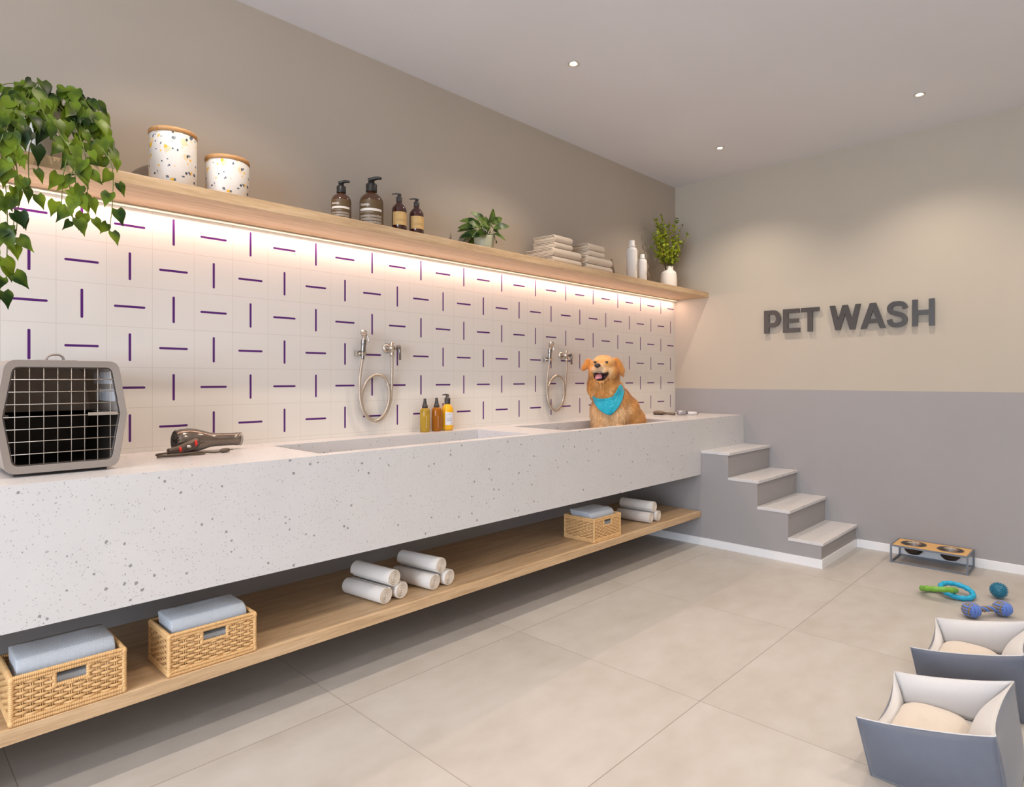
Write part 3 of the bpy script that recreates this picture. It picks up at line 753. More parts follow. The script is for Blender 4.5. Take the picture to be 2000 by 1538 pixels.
# ------------------------------------------------------------------ hand shower sets
def shower(dx, label):
    t = thing('hand_shower', label, 'shower', (-3.2+dx, 0, 1.2), 0, 'hand showers on the tiles')
    Y = -.040
    # wall holder
    b = MB(); b.box(-.131, -.101, -.030, 0, .168, .196); b.tube([(-.100, -.028, .182), (-.100, -.056, .182)], .013, 12)
    b.build('wall_holder', M_CHROME, t, bevel=.002)
    b = MB(); sp = spline([(-.104, -.045, .150), (-.103, -.045, .190), (-.101, -.046, .225), (-.100, -.048, .252)], 5)
    b.tube(sp, [.0085]*5+[.013]*6+[.0145]*(len(sp)-11), 14)
    gr = b.build('grip', M_CHROMED, t)
    b = MB(); sp = spline([(-.100, -.048, .250), (-.100, -.050, .268), (-.108, -.058, .286), (-.122, -.078, .290)], 6); n = len(sp)
    b.tube(sp, [.010+.007*i/n for i in range(n)], 14); b.ell((-.124, -.082, .289), (.018, .007, .018), 14, 8, 0, Euler((R(25), 0, R(-40)))); b.build('spray_head', M_CHROME, gr)
    b = MB(); b.tube(spline([(-.092, -.052, .288), (-.082, -.058, .268), (-.078, -.062, .240)], 5), .0042, 8, flat=1.6); b.build('trigger', M_CHROME, gr)
    # valve
    b = MB(); b.lathe([(0, 0), (.026, 0), (.027, .004), (.018, .010), (.012, .013), (0, .014)], 28, mat=Matrix.Translation((.075, 0, .215)) @ Matrix.Rotation(R(90), 4, 'X'))
    b.tube([(.075, -.01, .215), (.075, -.062, .215)], .013, 14); b.tube([(.075, -.052, .188), (.075, -.052, .245)], .0115, 14)
    b.tube([(.075, -.052, .215), (.108, -.052, .215)], .009, 12); b.lathe([(.0125, 0), (.0125, .02), (.010, .024), (0, .024)], 14, mat=Matrix.Translation((.075, -.052, .168)))
    v = b.build('valve', M_CHROME, t)
    b = MB(); b.tube([(.108, -.052, .215), (.120, -.052, .215)], .012, 12); b.tube([(.122, -.054, .228), (.122, -.058, .225), (.122, -.060, .150)], .0068, 10); b.build('lever_handle', M_CHROMED, v)
    px = [(-.104, .160, -.045), (-.112, .10, -.040), (-.118, .03, -.036), (-.112, -.06, -.032), (-.085, -.135, -.030), (-.03, -.178, -.030), (.03, -.150, -.032), (.064, -.085, -.034), (.068, -.01, -.034), (.045, .048, -.034),
          (-.005, .070, -.030), (-.058, .045, -.026), (-.090, -.015, -.020), (-.092, -.085, -.016), (-.060, -.150, -.014), (.0, -.182, -.016), (.055, -.145, -.020), (.084, -.07, -.026), (.086, .03, -.034), (.080, .11, -.046), (.075, .170, -.052)]
    b = MB(); b.tube(spline([(x, y, z) for x, z, y in px], 9), .0078, 10); b.build('hose', M_HOSE, t)
shower(0, 'steel hand shower and coiled hose on the tiles by the near basin'); shower(1.502, 'steel hand shower and coiled hose on the tiles beside the dog')

# ------------------------------------------------------------------ hair dryer
t = thing('hair_dryer', 'dark bronze hair dryer lying on the counter near the pet carrier', 'hair dryer', (-4.172, -.160, KT+.001)); t.scale = (1.04, 1.04, 1.04)
ax = Matrix.Translation((-.082, -.0, .049)) @ Matrix.Rotation(R(2), 4, 'Y') @ Matrix.Rotation(R(90), 4, 'Y') 
b = MB(); b.lathe([(.0, .006), (.030, .004), (.036, .0), (.040, .004), (.046, .022), (.049, .048), (.047, .075), (.039, .105), (.030, .132), (.0265, .16), (.0255, .20), (.025, .232), (.0265, .234), (.0270, .249), (.025, .251), (.021, .249), (.020, .22), (0, .22)], 40, mat=ax, cap=False); b.build('housing', M_DRYER, t)
b = MB(); b.lathe([(.026, .252), (.0275, .254), (.0275, .256), (.024, .256)], 32, mat=ax, cap=False)
for k in range(10): a = 2*PI*k/10; b.tube([ax @ Vector((.012*math.cos(a), .012*math.sin(a), .2505)), ax @ Vector((.024*math.cos(a), .024*math.sin(a), .2505))], .0012, 4)
b.build('nozzle_ring', M_CHROMED, t)
b = MB()
for k in range(5): b.lathe([(.008+.006*k, -.001), (.010+.006*k, -.0015), (.0105+.006*k, .002)], 24, mat=ax, cap=False)
for k in range(22): a = 2*PI*k/22; b.tube([ax @ Vector((.034*math.cos(a), .034*math.sin(a), -.001)), ax @ Vector((.041*math.cos(a), .041*math.sin(a), .006))], .0022, 4)
b.build('rear_grille', M_BLKPL, t)
b = MB(); sp = spline([(-.010, -.030, .042), (-.040, -.055, .034), (-.085, -.075, .022), (-.130, -.088, .0155)], 6); n = len(sp)
b.tube(sp, [.023-.009*i/n for i in range(n)], 16, flat=.75, up=(0, 0, 1))
hd = b.build('handle', M_DRYH, t)
def onh(k, off): p = sp[k]; return (p.x+off[0], p.y+off[1], p.z+off[2])
b = MB(); b.ell(onh(4, (.004, -.0165, .003)), (.006, .005, .0125), 12, 8, 0, Euler((0, R(0), R(-28)))); b.build('switch', M_RED, hd)
b = MB(); b.ell(onh(13, (.004, -.0115, .003)), (.006, .005, .010), 12, 8, 0, Euler((0, 0, R(-25)))); b.build('switch', M_RED, hd)
b = MB(); b.ell(onh(9, (.004, -.0125, .003)), (.012, .004, .006), 12, 8, 0, Euler((0, 0, R(-28)))); b.build('slide_plate', M_CHROME, hd)
b = MB(); c = spline([(-.130, -.088, .014), (-.160, -.085, .012), (-.168, -.078, .008), (-.150, -.072, .0045), (-.09, -.075, .004), (-.03, -.085, .004), (-.005, -.10, .004), (-.03, -.115, .004), (-.10, -.112, .004), (-.155, -.100, .004), (-.172, -.108, .004), (-.150, -.122, .0085), (-.08, -.120, .0095), (-.02, -.105, .009), (.03, -.100, .004), (.055, -.102, .005)], 8)
b.tube(c, .0034, 8); b.build('cord', M_CORD, t)
b = MB(); b.tube([(.050, -.102, .006), (.060, -.102, .008), (.078, -.103, .009), (.086, -.103, .009)], [.004, .0085, .0085, .0065], 12, flat=1.2)
for dy in (-.004, .004): b.tube([(.086, -.103+dy, .009), (.100, -.103+dy, .009)], .0016, 6)
b.build('plug', M_CORD, t)

# ------------------------------------------------------------------ pet carrier
t = thing('pet_carrier', 'grey plastic pet carrier with a wire grid door, on the counter left end', 'pet carrier', (-4.682, -.47, KT))
def oct_(w0, wm, w1, z0, zm, z1, r, n=5):   # rounded, waisted hexagon outline (x,z) counter-clockwise
    c = [(-w0, z0, r), (w0, z0, r), (wm, zm, .004), (w1, z1, r), (-w1, z1, r), (-wm, zm, .004)]; out = []
    for i in range(6):
        p = Vector(c[i][:2]); a = Vector(c[i-1][:2]); q = Vector(c[(i+1) % 6][:2]); rr = c[i][2]
        d1 = (a-p).normalized()*rr; d2 = (q-p).normalized()*rr
        for k in range(n+1):
            s_ = k/n; out.append(tuple((p+d1)*(1-s_)**2+2*p*s_*(1-s_)+(p+d2)*s_*s_))
    return out
O1 = oct_(.150, .176, .150, .010, .185, .362, .030); O2 = oct_(.132, .156, .131, .034, .185, .340, .018)
O3 = oct_(.160, .181, .152, .004, .185, .366, .034)
def loft(b, rings, m=0, close=True, sm=True):
    n = len(rings[0]); vs = [v for r in rings for v in r]; fs = []
    for i in range(len(rings)-1):
        for j in range(n): fs.append((i*n+j, (i+1)*n+j, (i+1)*n+(j+1) % n, i*n+(j+1) % n))
    b.add(vs, fs, m, sm)
def at(O, y): return [(x, y, z) for x, z in O]
def scl(O, s_, y, dz=0): return [(x*s_, y, .185+(z-.185)*s_+dz) for x, z in O]
b = MB(); loft(b, [at(O2, .010), at(O2, -.004), at(O1, -.006), scl(O1, 1.0, .012), scl(O1, 1.0, .02), scl(O2, 1.0, .022), at(O2, .010)], 0, sm=False)
b.build('front_frame', M_CARR, t, bevel=.0015)
low = lambda O: [(x, min(z, .185)) for x, z in O]
hi = lambda O: [(x, max(z, .185)) for x, z in O]
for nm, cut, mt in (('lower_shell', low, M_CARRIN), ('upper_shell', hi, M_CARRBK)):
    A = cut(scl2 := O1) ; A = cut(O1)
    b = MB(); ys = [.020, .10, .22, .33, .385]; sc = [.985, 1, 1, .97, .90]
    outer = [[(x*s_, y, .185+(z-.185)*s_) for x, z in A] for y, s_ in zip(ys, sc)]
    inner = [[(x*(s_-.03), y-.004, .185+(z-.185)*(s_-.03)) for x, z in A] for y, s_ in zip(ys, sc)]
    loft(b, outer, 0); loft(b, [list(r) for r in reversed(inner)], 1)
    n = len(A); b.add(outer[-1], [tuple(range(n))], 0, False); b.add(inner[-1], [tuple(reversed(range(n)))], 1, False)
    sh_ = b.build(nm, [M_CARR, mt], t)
    if cut is hi:
        s = MB()   # solid pale vent slots, window light through them put into the colour
        for sx in (-1, 1):
            for gy in range(3):
                for k in range(5):
                    y = .07+gy*.085+k*.013
                    for z in (.225, .285): s.box(sx*.158-.004-(z-.2)*sx*.09, sx*.158+.004-(z-.2)*sx*.09, y, y+.007, z, z+.042)
        s.build('vent_slots', M_PAPER, sh_)
b = MB(); b.box(-.172, .172, .026, .380, .183, .192)
for sx in (-1, 1): b = MB(); b.box(sx*.150-.013, sx*.150+.013, .026, .36, .180, .190); b.build('seam_flange', M_CARR, t)
# wire door
b = MB()
inner = oct_(.130, .154, .129, .036, .185, .338, .016)
b.tube([(x, -.001, z) for x, z in inner], .0022, 6, closed=True); b.build('door_rim', M_CARRIN, t)
b = MB()
def halfw(z): return .130+(.154-.130)*(1-abs(z-.185)/.150)
for k in range(8):
    x = -.128+.0362*k+.002
    dz = .0 if abs(x) < .126 else .04
    b.tube([(x, -.002, .036+dz*.2), (x, -.002, .338-dz*.2)], .0011, 6)
for k in range(7):
    z = .070+.0385*k; hw = halfw(z); b.tube([(-hw, -.0035, z), (hw, -.0035, z)], .0013, 6)
b.build('wire_grid', M_WIRE, t)
b = MB(); b.box(.064, .148, -.008, -.003, .183, .193); b.build('door_latch', M_WIRE, t, bevel=.001)
b = MB(); b.tube(spline([(-.022, .15, .361), (-.020, .15, .374), (-.008, .15, .383), (.012, .15, .384), (.024, .15, .375), (.026, .15, .361)], 5), .013, 8, up=(0, 1, 0), flat=.25)
b.box(-.05, .06, .13, .17, .3605, .366); b.build('carry_handle', M_CARR, t)
b = MB(); b.box(-.125, .125, .03, .37, 0, .014); b.build('carrier_foot', M_CARRIN, t)

# ------------------------------------------------------------------ grooming brushes
t = thing('slicker_brush', 'brown plastic pet brush lying on the counter behind the dog', 'brush', (-.500, -.178, KT), R(-86))
b = MB(); b.ell((-.048, 0, .018), (.052, .028, .017), 18, 10); sp = [(-.01, 0, .016), (.03, 0, .014), (.07, 0, .013), (.098, 0, .013)]; b.tube(sp, [.014, .010, .011, .012], 12); b.build('brush_body', M_BRUSHB, t)
b = MB(); b.box(-.085, -.012, -.02, .02, .001, .008); b.build('bristle_pad', M_BLKPL, t)
t = thing('round_brush', 'round styling brush with a white handle beside the brown brush', 'brush', (-.445, -.335, KT), R(-20))
b = MB(); b.lathe([(0, -.045), (.018, -.045), (.018, .030), (.012, .034), (0, .034)], 20, mat=Matrix.Translation((-.02, 0, .023)) @ Matrix.Rotation(R(90), 4, 'Y')); b.build('barrel', M_BRUSHG, t)
b = MB()
for i in range(12):
    for j in range(6):
        a = 2*PI*i/12; x = -.06+.015*j; b.tube([(x, .017*math.cos(a), .023+.017*math.sin(a)), (x, .0225*math.cos(a), .0235+.0222*math.sin(a))], .0009, 4)
b.build('bristles', M_PAPER, t)
b = MB(); b.tube([(.012, 0, .023), (.024, 0, .023)], .014, 16); b.tube([(.130, 0, .0155), (.138, 0, .0152)], .012, 14); b.build('dark_collar', M_BLKPL, t)
b = MB(); b.tube([(.024, 0, .0225), (.06, 0, .018), (.10, 0, .0165), (.132, 0, .0155)], [.009, .0115, .0125, .012], 14); b.build('handle', M_SKIRT, t)

# ------------------------------------------------------------------ feeding stand and bowls
sx0, sx1, sy0, sy1 = -.268, -.022, -2.212, -1.776; hs = .120
t = thing('feeding_stand', 'raised feeding stand with a bamboo top and grey metal frame by the wall', 'pet feeder', ((sx0+sx1)/2, (sy0+sy1)/2, 0))
hx, hy = (sx1-sx0)/2, (sy1-sy0)/2; e = .010
b = MB()
for a in (-1, 1):
    for c in (-1, 1): b.box(min(a*hx, a*(hx-e)), max(a*hx, a*(hx-e)), min(c*hy, c*(hy-e)), max(c*hy, c*(hy-e)), e, hs-e)
for z in (0, hs-e):
    for a in (-1, 1): b.box(min(a*hx, a*(hx-e)), max(a*hx, a*(hx-e)), -hy, hy, z, z+e)
    for c in (-1, 1): b.box(-hx+e, hx-e, min(c*hy, c*(hy-e)), max(c*hy, c*(hy-e)), z, z+e)
b.build('frame', M_FRAME, t)
br = .068; cy = (.104, -.104)
b = MB()   # board with two round holes
N = 32
for q, c in enumerate(cy):
    y0_, y1_ = (0, hy-e) if c > 0 else (-hy+e, 0); x0_, x1_ = -hx+e, hx-e
    inn = []; out = []
    for k in range(N):
        a = 2*PI*k/N; ca, sa = math.cos(a), math.sin(a); inn.append((br*ca, c+br*sa))
        tt = min([(x1_ if ca > 0 else x0_)/ca if abs(ca) > 1e-6 else 9, ((y1_ if sa > 0 else y0_)-c)/sa if abs(sa) > 1e-6 else 9]); out.append((ca*tt, c+sa*tt))
    for z, fl in ((hs-.001, 0), (hs-.008, 1)):
        vs = [(x, y, z) for x, y in inn]+[(x, y, z) for x, y in out]
        fs = [(k, N+k, N+(k+1) % N, (k+1) % N) for k in range(N)]
        b.add(vs, [tuple(reversed(f)) for f in fs] if fl else fs, 0, False)
    for cx_, cy_ in ((x0_, y0_), (x1_, y0_), (x0_, y1_), (x1_, y1_)):
        kk = sorted(range(N), key=lambda k: (out[k][0]-cx_)**2+(out[k][1]-cy_)**2)[:2]
        b.add([(cx_, cy_, hs-.001), (out[kk[0]][0], out[kk[0]][1], hs-.001), (out[kk[1]][0], out[kk[1]][1], hs-.001)], [(0, 1, 2)], 0, False)
b.build('bamboo_top', M_MDF, t)
for c, lab in ((cy[0], 'steel food bowl in the feeding stand, nearer the steps'), (cy[1], 'steel food bowl in the feeding stand, farther from the steps')):
    b = MB(); z = hs
    b.lathe([(br+.007, z+.0005), (br+.006, z+.0025), (br-.001, z+.0022), (br-.006, z-.016), (br-.018, z-.046), (br-.036, z-.064), (0, z-.068)], 40, 0, cap=False)
    b.lathe([(0, z-.070), (br-.034, z-.066), (br-.016, z-.048), (br-.0045, z-.018), (br-.0005, z), (br+.007, z+.0005)], 40, 1, cap=False)
    o = b.build('food_bowl', [M_STEEL, M_STEELO], None, (t.location.x, t.location.y+c, 0)); tag(o, lab, 'bowl', 'steel bowls of the feeding stand')

# ------------------------------------------------------------------ toys
def knob_ring(b, c, rx, ry, r, n, rot, m=0):
    pts = []; rr = []; M = Matrix.Translation(c) @ rot
    for i in range(n*8):
        a = 2*PI*i/(n*8); pts.append(M @ Vector((rx*math.cos(a), ry*math.sin(a), 0))); ph = (i % 8)/8
        rr.append(r*(.86+.22*(2*abs(ph-.5))**2.2))
    b.tube(pts, rr, 12, m, closed=True)
t = thing('chew_ring_toy', 'two linked rubber chew rings, one green and one sky blue', 'dog toy', (-.77, -2.19, 0))
b = MB(); knob_ring(b, (-.004, -.040, .034), .077, .077, .0150, 12, Matrix.Rotation(R(14), 4, Vector((.695, -.719, 0)))); b.build('blue_ring', M_BLUE, t)['label'] = 'sky blue ribbed ring'
b = MB(); knob_ring(b, (-.080, .035, .042), .080, .080, .0160, 12, Matrix.Rotation(R(-17), 4, Vector((.695, -.719, 0))) @ Matrix.Rotation(R(4), 4, Vector((.719, .695, 0)))); b.build('green_ring', M_GREEN, t)['label'] = 'green ribbed ring'
b = MB(); b.ell((0, 0, .041), (.0385, .0385, .0385), 28, 18)
ga = PI*(3-math.sqrt(5))
for i in range(170):
    z = 1-2*(i+.5)/170; rr = math.sqrt(1-z*z); n = Vector((rr*math.cos(ga*i), rr*math.sin(ga*i), z)); c = Vector((0, 0, .041))
    b.tube([c+n*.036, c+n*.041, c+n*.0455], [.0034, .0024, .0009], 6)
o = b.build('spiky_ball', M_TEAL, None, (-.6495, -2.408, .006)); tag(o, 'small dark teal spiky rubber ball on the floor', 'dog toy')
t = thing('rope_toy', 'blue and olive knotted rope dumbbell toy in front of the far dog bed', 'dog toy', (-1.038, -2.401, .042), math.atan2(-2.4581+2.3438, -.9671+1.1081))
def knot(name, cx):
    b = MB(); rk = .0365
    for ax_, mm in ((0, 0), (1, 1), (2, 0)):
        for k in range(4):
            off = (-1.5+k)*.0125; rr = math.sqrt(max(rk**2-off**2, .0002)); pts = []
            for i in range(28):
                a = 2*PI*i/28; p = [0, 0, 0]; p[ax_] = off; p[(ax_+1) % 3] = rr*math.cos(a); p[(ax_+2) % 3] = rr*math.sin(a)
                amp = 1.0+.07*math.cos(2*a+(ax_)*PI); pts.append((cx+p[0]*amp, p[1]*amp, p[2]*amp))
            b.tube(pts, .0068, 7, mm, closed=True)
    b.ell((cx, 0, 0), (rk*.97,)*3, 16, 10, 0); b.build(name, [M_ROPEB, M_ROPEO], t)
knot('rope_knot', -.0905); knot('rope_knot', .0905)
b = MB()
for k in range(4):
    pts = [(-.055+.11*i/20, .009*math.cos(2*PI*i/16+k*PI/2), .009*math.sin(2*PI*i/16+k*PI/2)) for i in range(21)]; b.tube(pts, .0072, 7, k % 2)
b.build('twisted_rope', [M_ROPEB, M_ROPEO], t)

# ------------------------------------------------------------------ dog beds
def dog_bed(X0, label):
    t = thing('dog_bed', label, 'dog bed', (X0, -2.49, 0), 0, 'square dog beds')
    # corners: (x, y, z): front is -X (towards the room), left is +Y
    top = [(-.235, .175, .200), (-.213, -.166, .265), (.222, -.164, .265), (.192, .170, .200)]
    bot = [(-.172, .150, 0), (-.165, -.195, 0), (.185, -.195, 0), (.150, .150, 0)]
    inb = [(-.145, .120, .110), (-.135, -.070, .110), (.190, -.062, .110), (.168, .135, .110)]
    sag = [.015, .014, .007, .068]; bow = [.012, .016, .008, .022]
    NS = 20
    def side(k, u):
        a, c = Vector(top[k]), Vector(top[(k+1) % 4]); p = a.lerp(c, u); f = 1-abs(2*u-1)**2.4
        p.z -= sag[k]*f; n = Vector((-(c-a).y, (c-a).x, 0)).normalized(); ctr = Vector((0, 0, 0))
        if n.dot(-p) < 0: n = -n
        p += n*bow[k]*f; return p, n, f
    def bt(lst, k, u):
        a, c = Vector(lst[k]), Vector(lst[(k+1) % 4]); return a.lerp(c, u)
    cov = MB(); lin_ = MB()
    for k in range(4):
        def outer(u, v):
            p, n, f = side(k, u); q = bt(bot, k, u); w_ = 1-v
            r = p.lerp(q, v); bul = math.sin(PI*v**.9)*.028*f; r = r-n*bul
            return (r.x, r.y, max(r.z, 0))
        cov.grid(outer, NS+1, 14)
        def inner_(u, v):
            p, n, f = side(k, u); q = bt(inb, k, u); q = q-n*.012*(1-f)*0
            r = p.lerp(q, v); bul = math.sin(PI*v)*.020*f; r = r+n*bul*.7+Vector((0, 0, bul*.9)); return tuple(r)
        lin_.grid(inner_, NS+1, 12)
    cov.add(bot, [(0, 1, 2, 3)], 0, False)
    lin_.add([(x, y, z-.004) for x, y, z in inb], [(0, 1, 2, 3)], 0, False)
    c_ = cov.build('cover', M_BEDOUT, t); l_ = lin_.build('lining', M_BEDIN, t)
    for o_ in (c_,):
        s_ = o_.modifiers.new('s', 'SOLIDIFY'); s_.thickness = .003; s_.offset = 0
    s_ = l_.modifiers.new('s', 'SOLIDIFY'); s_.thickness = .003; s_.offset = 0
    for k in range(4):
        b = MB(); pts = []
        for i in range(13):
            v = i/12; a = Vector(top[k]).lerp(Vector(bot[k]), v); pts.append(a)
        b.tube(pts, .003, 6); b.build('corner_seam', M_BEDOUT, t)
    b = MB()
    for k in range(4): b.tube([side(k, i/NS)[0] for i in range(NS+1)], .0020, 6)
    b.build('rim_piping', M_BEDIN, t)
    def cush(u, v):
        a = 2*PI*u; s_ = v; rx, ry = .184, .116
        ca, sa = math.cos(a), math.sin(a); sup = (abs(ca)**3.4+abs(sa)**3.4)**(-1/3.4)
        x = rx*ca*sup*s_; y = ry*sa*sup*s_; z = .096+.058*(1-s_**3.2)**.8-.012*math.exp(-(s_/.22)**2)+.004*noise.noise(Vector((x*14, y*14, 1)))
        return (x+.018, y+.033, z)
    b = MB(); b.grid(cush, 48, 18, cu=True); b.build('cushion', M_CUSH, t)['label'] = 'cream padded cushion'
    return t
bed = dog_bed(-2.755, 'blue grey dog bed with cream cushion, nearest to the viewer')
dup(bed, loc=(-2.050, -2.49, 0), label='blue grey dog bed with cream cushion, behind the nearest one')

# ------------------------------------------------------------------ plants
t = thing('trailing_pothos', 'trailing heart-leaved plant in a white pot at the left end of the shelf', 'plant', (-4.69, -.17, ST))
b = MB(); b.lathe([(0, .001), (.048, 0), (.052, .006), (.062, .10), (.072, .19), (.072, .20), (.068, .20), (.066, .185), (0, .185)], 40); b.build('planter', M_POTW, t)
b = MB(); b.lathe([(.0655, .1855), (.04, .19), (0, .192)], 24, cap=False); b.build('soil', M_SOIL, t)
random.seed(21)
O_ = Vector((-4.69, -.17, ST))
def vine(start_a, pts, leaf_gap=.028, ls=.048, name='vine'):
    b = MB(); P_ = [Vector((.05*math.cos(start_a), .05*math.sin(start_a), .19))]+[Vector(p)-O_ for p in pts]
    sp = spline(P_, 10); b.tube(sp, .0016, 5, 1); acc = 0; side_ = 1
    for i in range(1, len(sp)):
        acc += (sp[i]-sp[i-1]).length
        if acc > leaf_gap or i == len(sp)-1:
            acc = U(-.008, .004); side_ = -side_; p = sp[i]; tg = (sp[i]-sp[i-1]).normalized()
            out = Vector((U(-.5, .5), -1+U(-.3, .3), U(-.1, .6))); sd = Vector((side_*U(.5, 1), U(-.6, -.1), U(-.2, .3)))
            pe = p+sd.normalized()*U(.010, .022)+Vector((0, 0, .006)); b.tube([p, (p+pe)/2+Vector((0, 0, .004)), pe], .0009, 4, 1)
            L_ = ls*U(.7, 1.25); d = (sd*U(.3, .9)+Vector((0, 0, -1))*U(.5, 1.2)+tg*.3)
            if p.z < -.02 and (p+O_).y > -.345: out.y -= .5
            b.leaf(pe, d, out, L_, L_*.74, 0, 'heart', U(.1, .4), U(.05, .45), 7)
    b.build(name, [M_POTH, M_VINE], t)
YF = -.375
ends = [(-4.80, 1.69, 0), (-4.832, 1.50, 0), (-4.815, 1.56, 0), (-4.79, 1.72, 0), (-4.752, 1.84, 0), (-4.672, 1.81, 0), (-4.640, 1.765, 0), (-4.628, 1.85, 0),
        (-4.598, 1.79, 0), (-4.536, 1.752, 0), (-4.835, 1.62, 0), (-4.86, 1.70, 0)]
for k, (x, z, _) in enumerate(ends):
    a = math.atan2(-.9, (x+4.69)*4); sx = -4.69+(x+4.69)*.62+U(-.012, .012); pk = U(2.20, 2.25)
    if sx > -4.70 and sx < -4.645: sx = -4.715
    vine(a, [(-4.69+(sx+4.69)*.45, -.245, pk), (sx, -.315, U(2.10, 2.15)), (x+U(-.01, .01), YF+U(-.02, .012), 2.00), (x+U(-.012, .012), YF+U(-.015, .01), (2.0+z)/2+U(-.02, .02)), (x, YF+U(-.012, .01), z)], .038, .052)
# upper arching stems to both sides
for k in range(6):
    a = R(-175+k*62+U(-8, 8)); rr = U(.10, .17); top_ = U(.235, .275)
    ex = .05*math.cos(a)+rr*math.cos(a); ey = max(min(.03*math.sin(a)+rr*math.sin(a)*.8, .13), -.19)
    P3 = O_+Vector((ex, ey, U(.06, .20)))
    vine(a, [O_+Vector((ex*.5, ey*.5, top_)), O_+Vector((ex*.85, ey*.85, top_-.035)), P3], .036, .058)
for (x, z) in ((-4.548, 2.10), (-4.528, 2.03), (-4.565, 2.14), (-4.60, 2.06), (-4.585, 1.985)):
    vine(-.4, [(-4.64, -.22, 2.262), (x-.03, -.27, 2.215), (x, -.31, z)], .036, .055)
b = MB()
for k in range(13):
    a = U(-PI, .25); rr = U(.045, .135); zz = U(.05, .245) if rr > .08 else U(.19, .25)
    p = Vector((rr*math.cos(a), min(rr*math.sin(a), .06), zz))
    if -.01 < p.x < .075 and zz < .185: continue
    d = Vector((math.cos(a)*.6+U(-.5, .5), -.4+U(-.3, .2), U(-.9, .1))); L_ = U(.045, .072)
    b.leaf(p, d, (math.cos(a)*.5, -1, U(.2, 1)), L_, L_*.72, 0, 'heart', U(.1, .35), U(.1, .5), 7)
    b.tube([Vector((p.x*.4, p.y*.4, .19)), Vector((p.x*.7, p.y*.7, max(zz, .2)+.02)), p], .0012, 4, 1)
b.build('crown_leaves', [M_POTH, M_VINE], t)

t = thing('leafy_pot_plant', 'broad-leaved plant in a sage green pot on the wall shelf', 'plant', (-2.547, -.17, ST))
b = MB(); b.lathe([(0, .001), (.050, 0), (.053, .005), (.063, .094), (.063, .098), (.059, .098), (.057, .088), (0, .086)], 36); b.build('planter', M_POTG, t)
b = MB(); b.lathe([(.0565, .088), (0, .090)], 20, cap=False); b.build('soil', M_SOIL, t)
b = MB(); random.seed(5)
for k in range(27):
    a = 2*PI*k/27*2.62+U(-.2, .2); el = (.95, .55, .15)[k % 3]+U(-.12, .12); reach = (.045, .062, .055)[k % 3]
    p0 = Vector((.012*math.cos(a), .012*math.sin(a), .09)); h_ = (.085, .055, .020)[k % 3]
    p1 = Vector((reach*math.cos(a), reach*math.sin(a), .09+h_)); p1.y = min(p1.y, .06)
    b.tube([p0, p0.lerp(p1, .5)+Vector((0, 0, .012)), p1], .0022, 6, 1)
    d = Vector((math.cos(a), math.sin(a)*.8, el*.6)); b.leaf(p1, d, (.5*math.cos(a), -.9, .45), U(.066, .084), U(.046, .058), 0, 'oval', .22, U(.65, 1.15), 8)
b.leaf((0, 0, .125), (.12, -.05, 1), (-.5, -1, .2), .10, .055, 0, 'oval', .2, .05, 8); b.leaf((-.01, -.02, .12), (-.1, -.5, .6), (0, -.6, .8), .075, .045, 0, 'oval', .2, .6, 8)
b.build('foliage', [M_PEP, M_VINE], t)
b = MB()
for k in range(26): b.ell((U(-.055, .045), U(-.06, -.02), U(.095, .145)), (.004, .004, .004), 6, 4)
b.build('tiny_flowers', M_PETAL, t)

t = thing('flower_vase', 'ribbed white vase in the corner of the shelf holding leafy sprigs', 'vase', (-.383, -.155, ST))
b = MB(); pr_ = [(0, .001), (.054, 0), (.058, .004)]
for i in range(24):
    z = .01+i*.0052; pr_.append((.064+.0011*(i % 2)+.004*math.sin(PI*i/24), z))
pr_ += [(.064, .140), (.058, .153), (.045, .164), (.038, .170), (.037, .190), (.039, .197), (.035, .197), (.033, .185), (.033, .10), (0, .10)]
b.lathe(pr_, 40); b.build('vase_body', M_WHITECER, t)
b = MB(); random.seed(11)
for k in range(56):
    a = U(0, 2*PI); lean = U(.0, 1)**.6; Ls = U(.16, .50)*(1-.30*lean); dx, dy = math.cos(a), math.sin(a)
    ex = lean*.235*dx; ey = max(lean*.13*dy, -.12)
    if ey > .12: ey = .12
    p0 = Vector((.015*dx, .015*dy, .11)); p1 = Vector((ex*.25+.02*dx, ey*.25, .21)); p2 = Vector((ex*.7, ey*.7, .21+Ls*.55)); p3 = Vector((ex, ey, .20+Ls))
    sp = spline([p0, p1, p2, p3], 8); b.tube(sp, .0011, 4, 1)
    for i in range(9, len(sp)):
        for q in range(2):
            if random.random() < .62:
                dd = Vector((U(-1, 1), U(-1, 1), U(-.1, 1))); L_ = U(.018, .032)
                b.leaf(sp[i]+dd.normalized()*.004, dd, (U(-1, 1), U(-1.2, 0), U(0, 1)), L_, L_*.72, 0, 'oval', .15, .1, 3)
b.build('sprigs', [M_SPRIG, M_TWIG], t)

# ------------------------------------------------------------------ the dog
PX = .0036
DOG = thing('golden_retriever', 'golden retriever sitting in the far basin, mouth open, wearing a turquoise bandana', 'dog', (-1.45, -.355, .625), R(-55.36))
def dp(u, v, d): return Vector(((u-1205)*PX, d, 1.2504-(v-739.26)*PX-.625))
body = MB()
def el(u, v, d, ru, rd, rv, rot=None, seg=18, rings=12): body.ell(dp(u, v, d), (ru*PX, rd*PX, rv*PX), seg, rings, 0, Euler(rot) if rot else None)
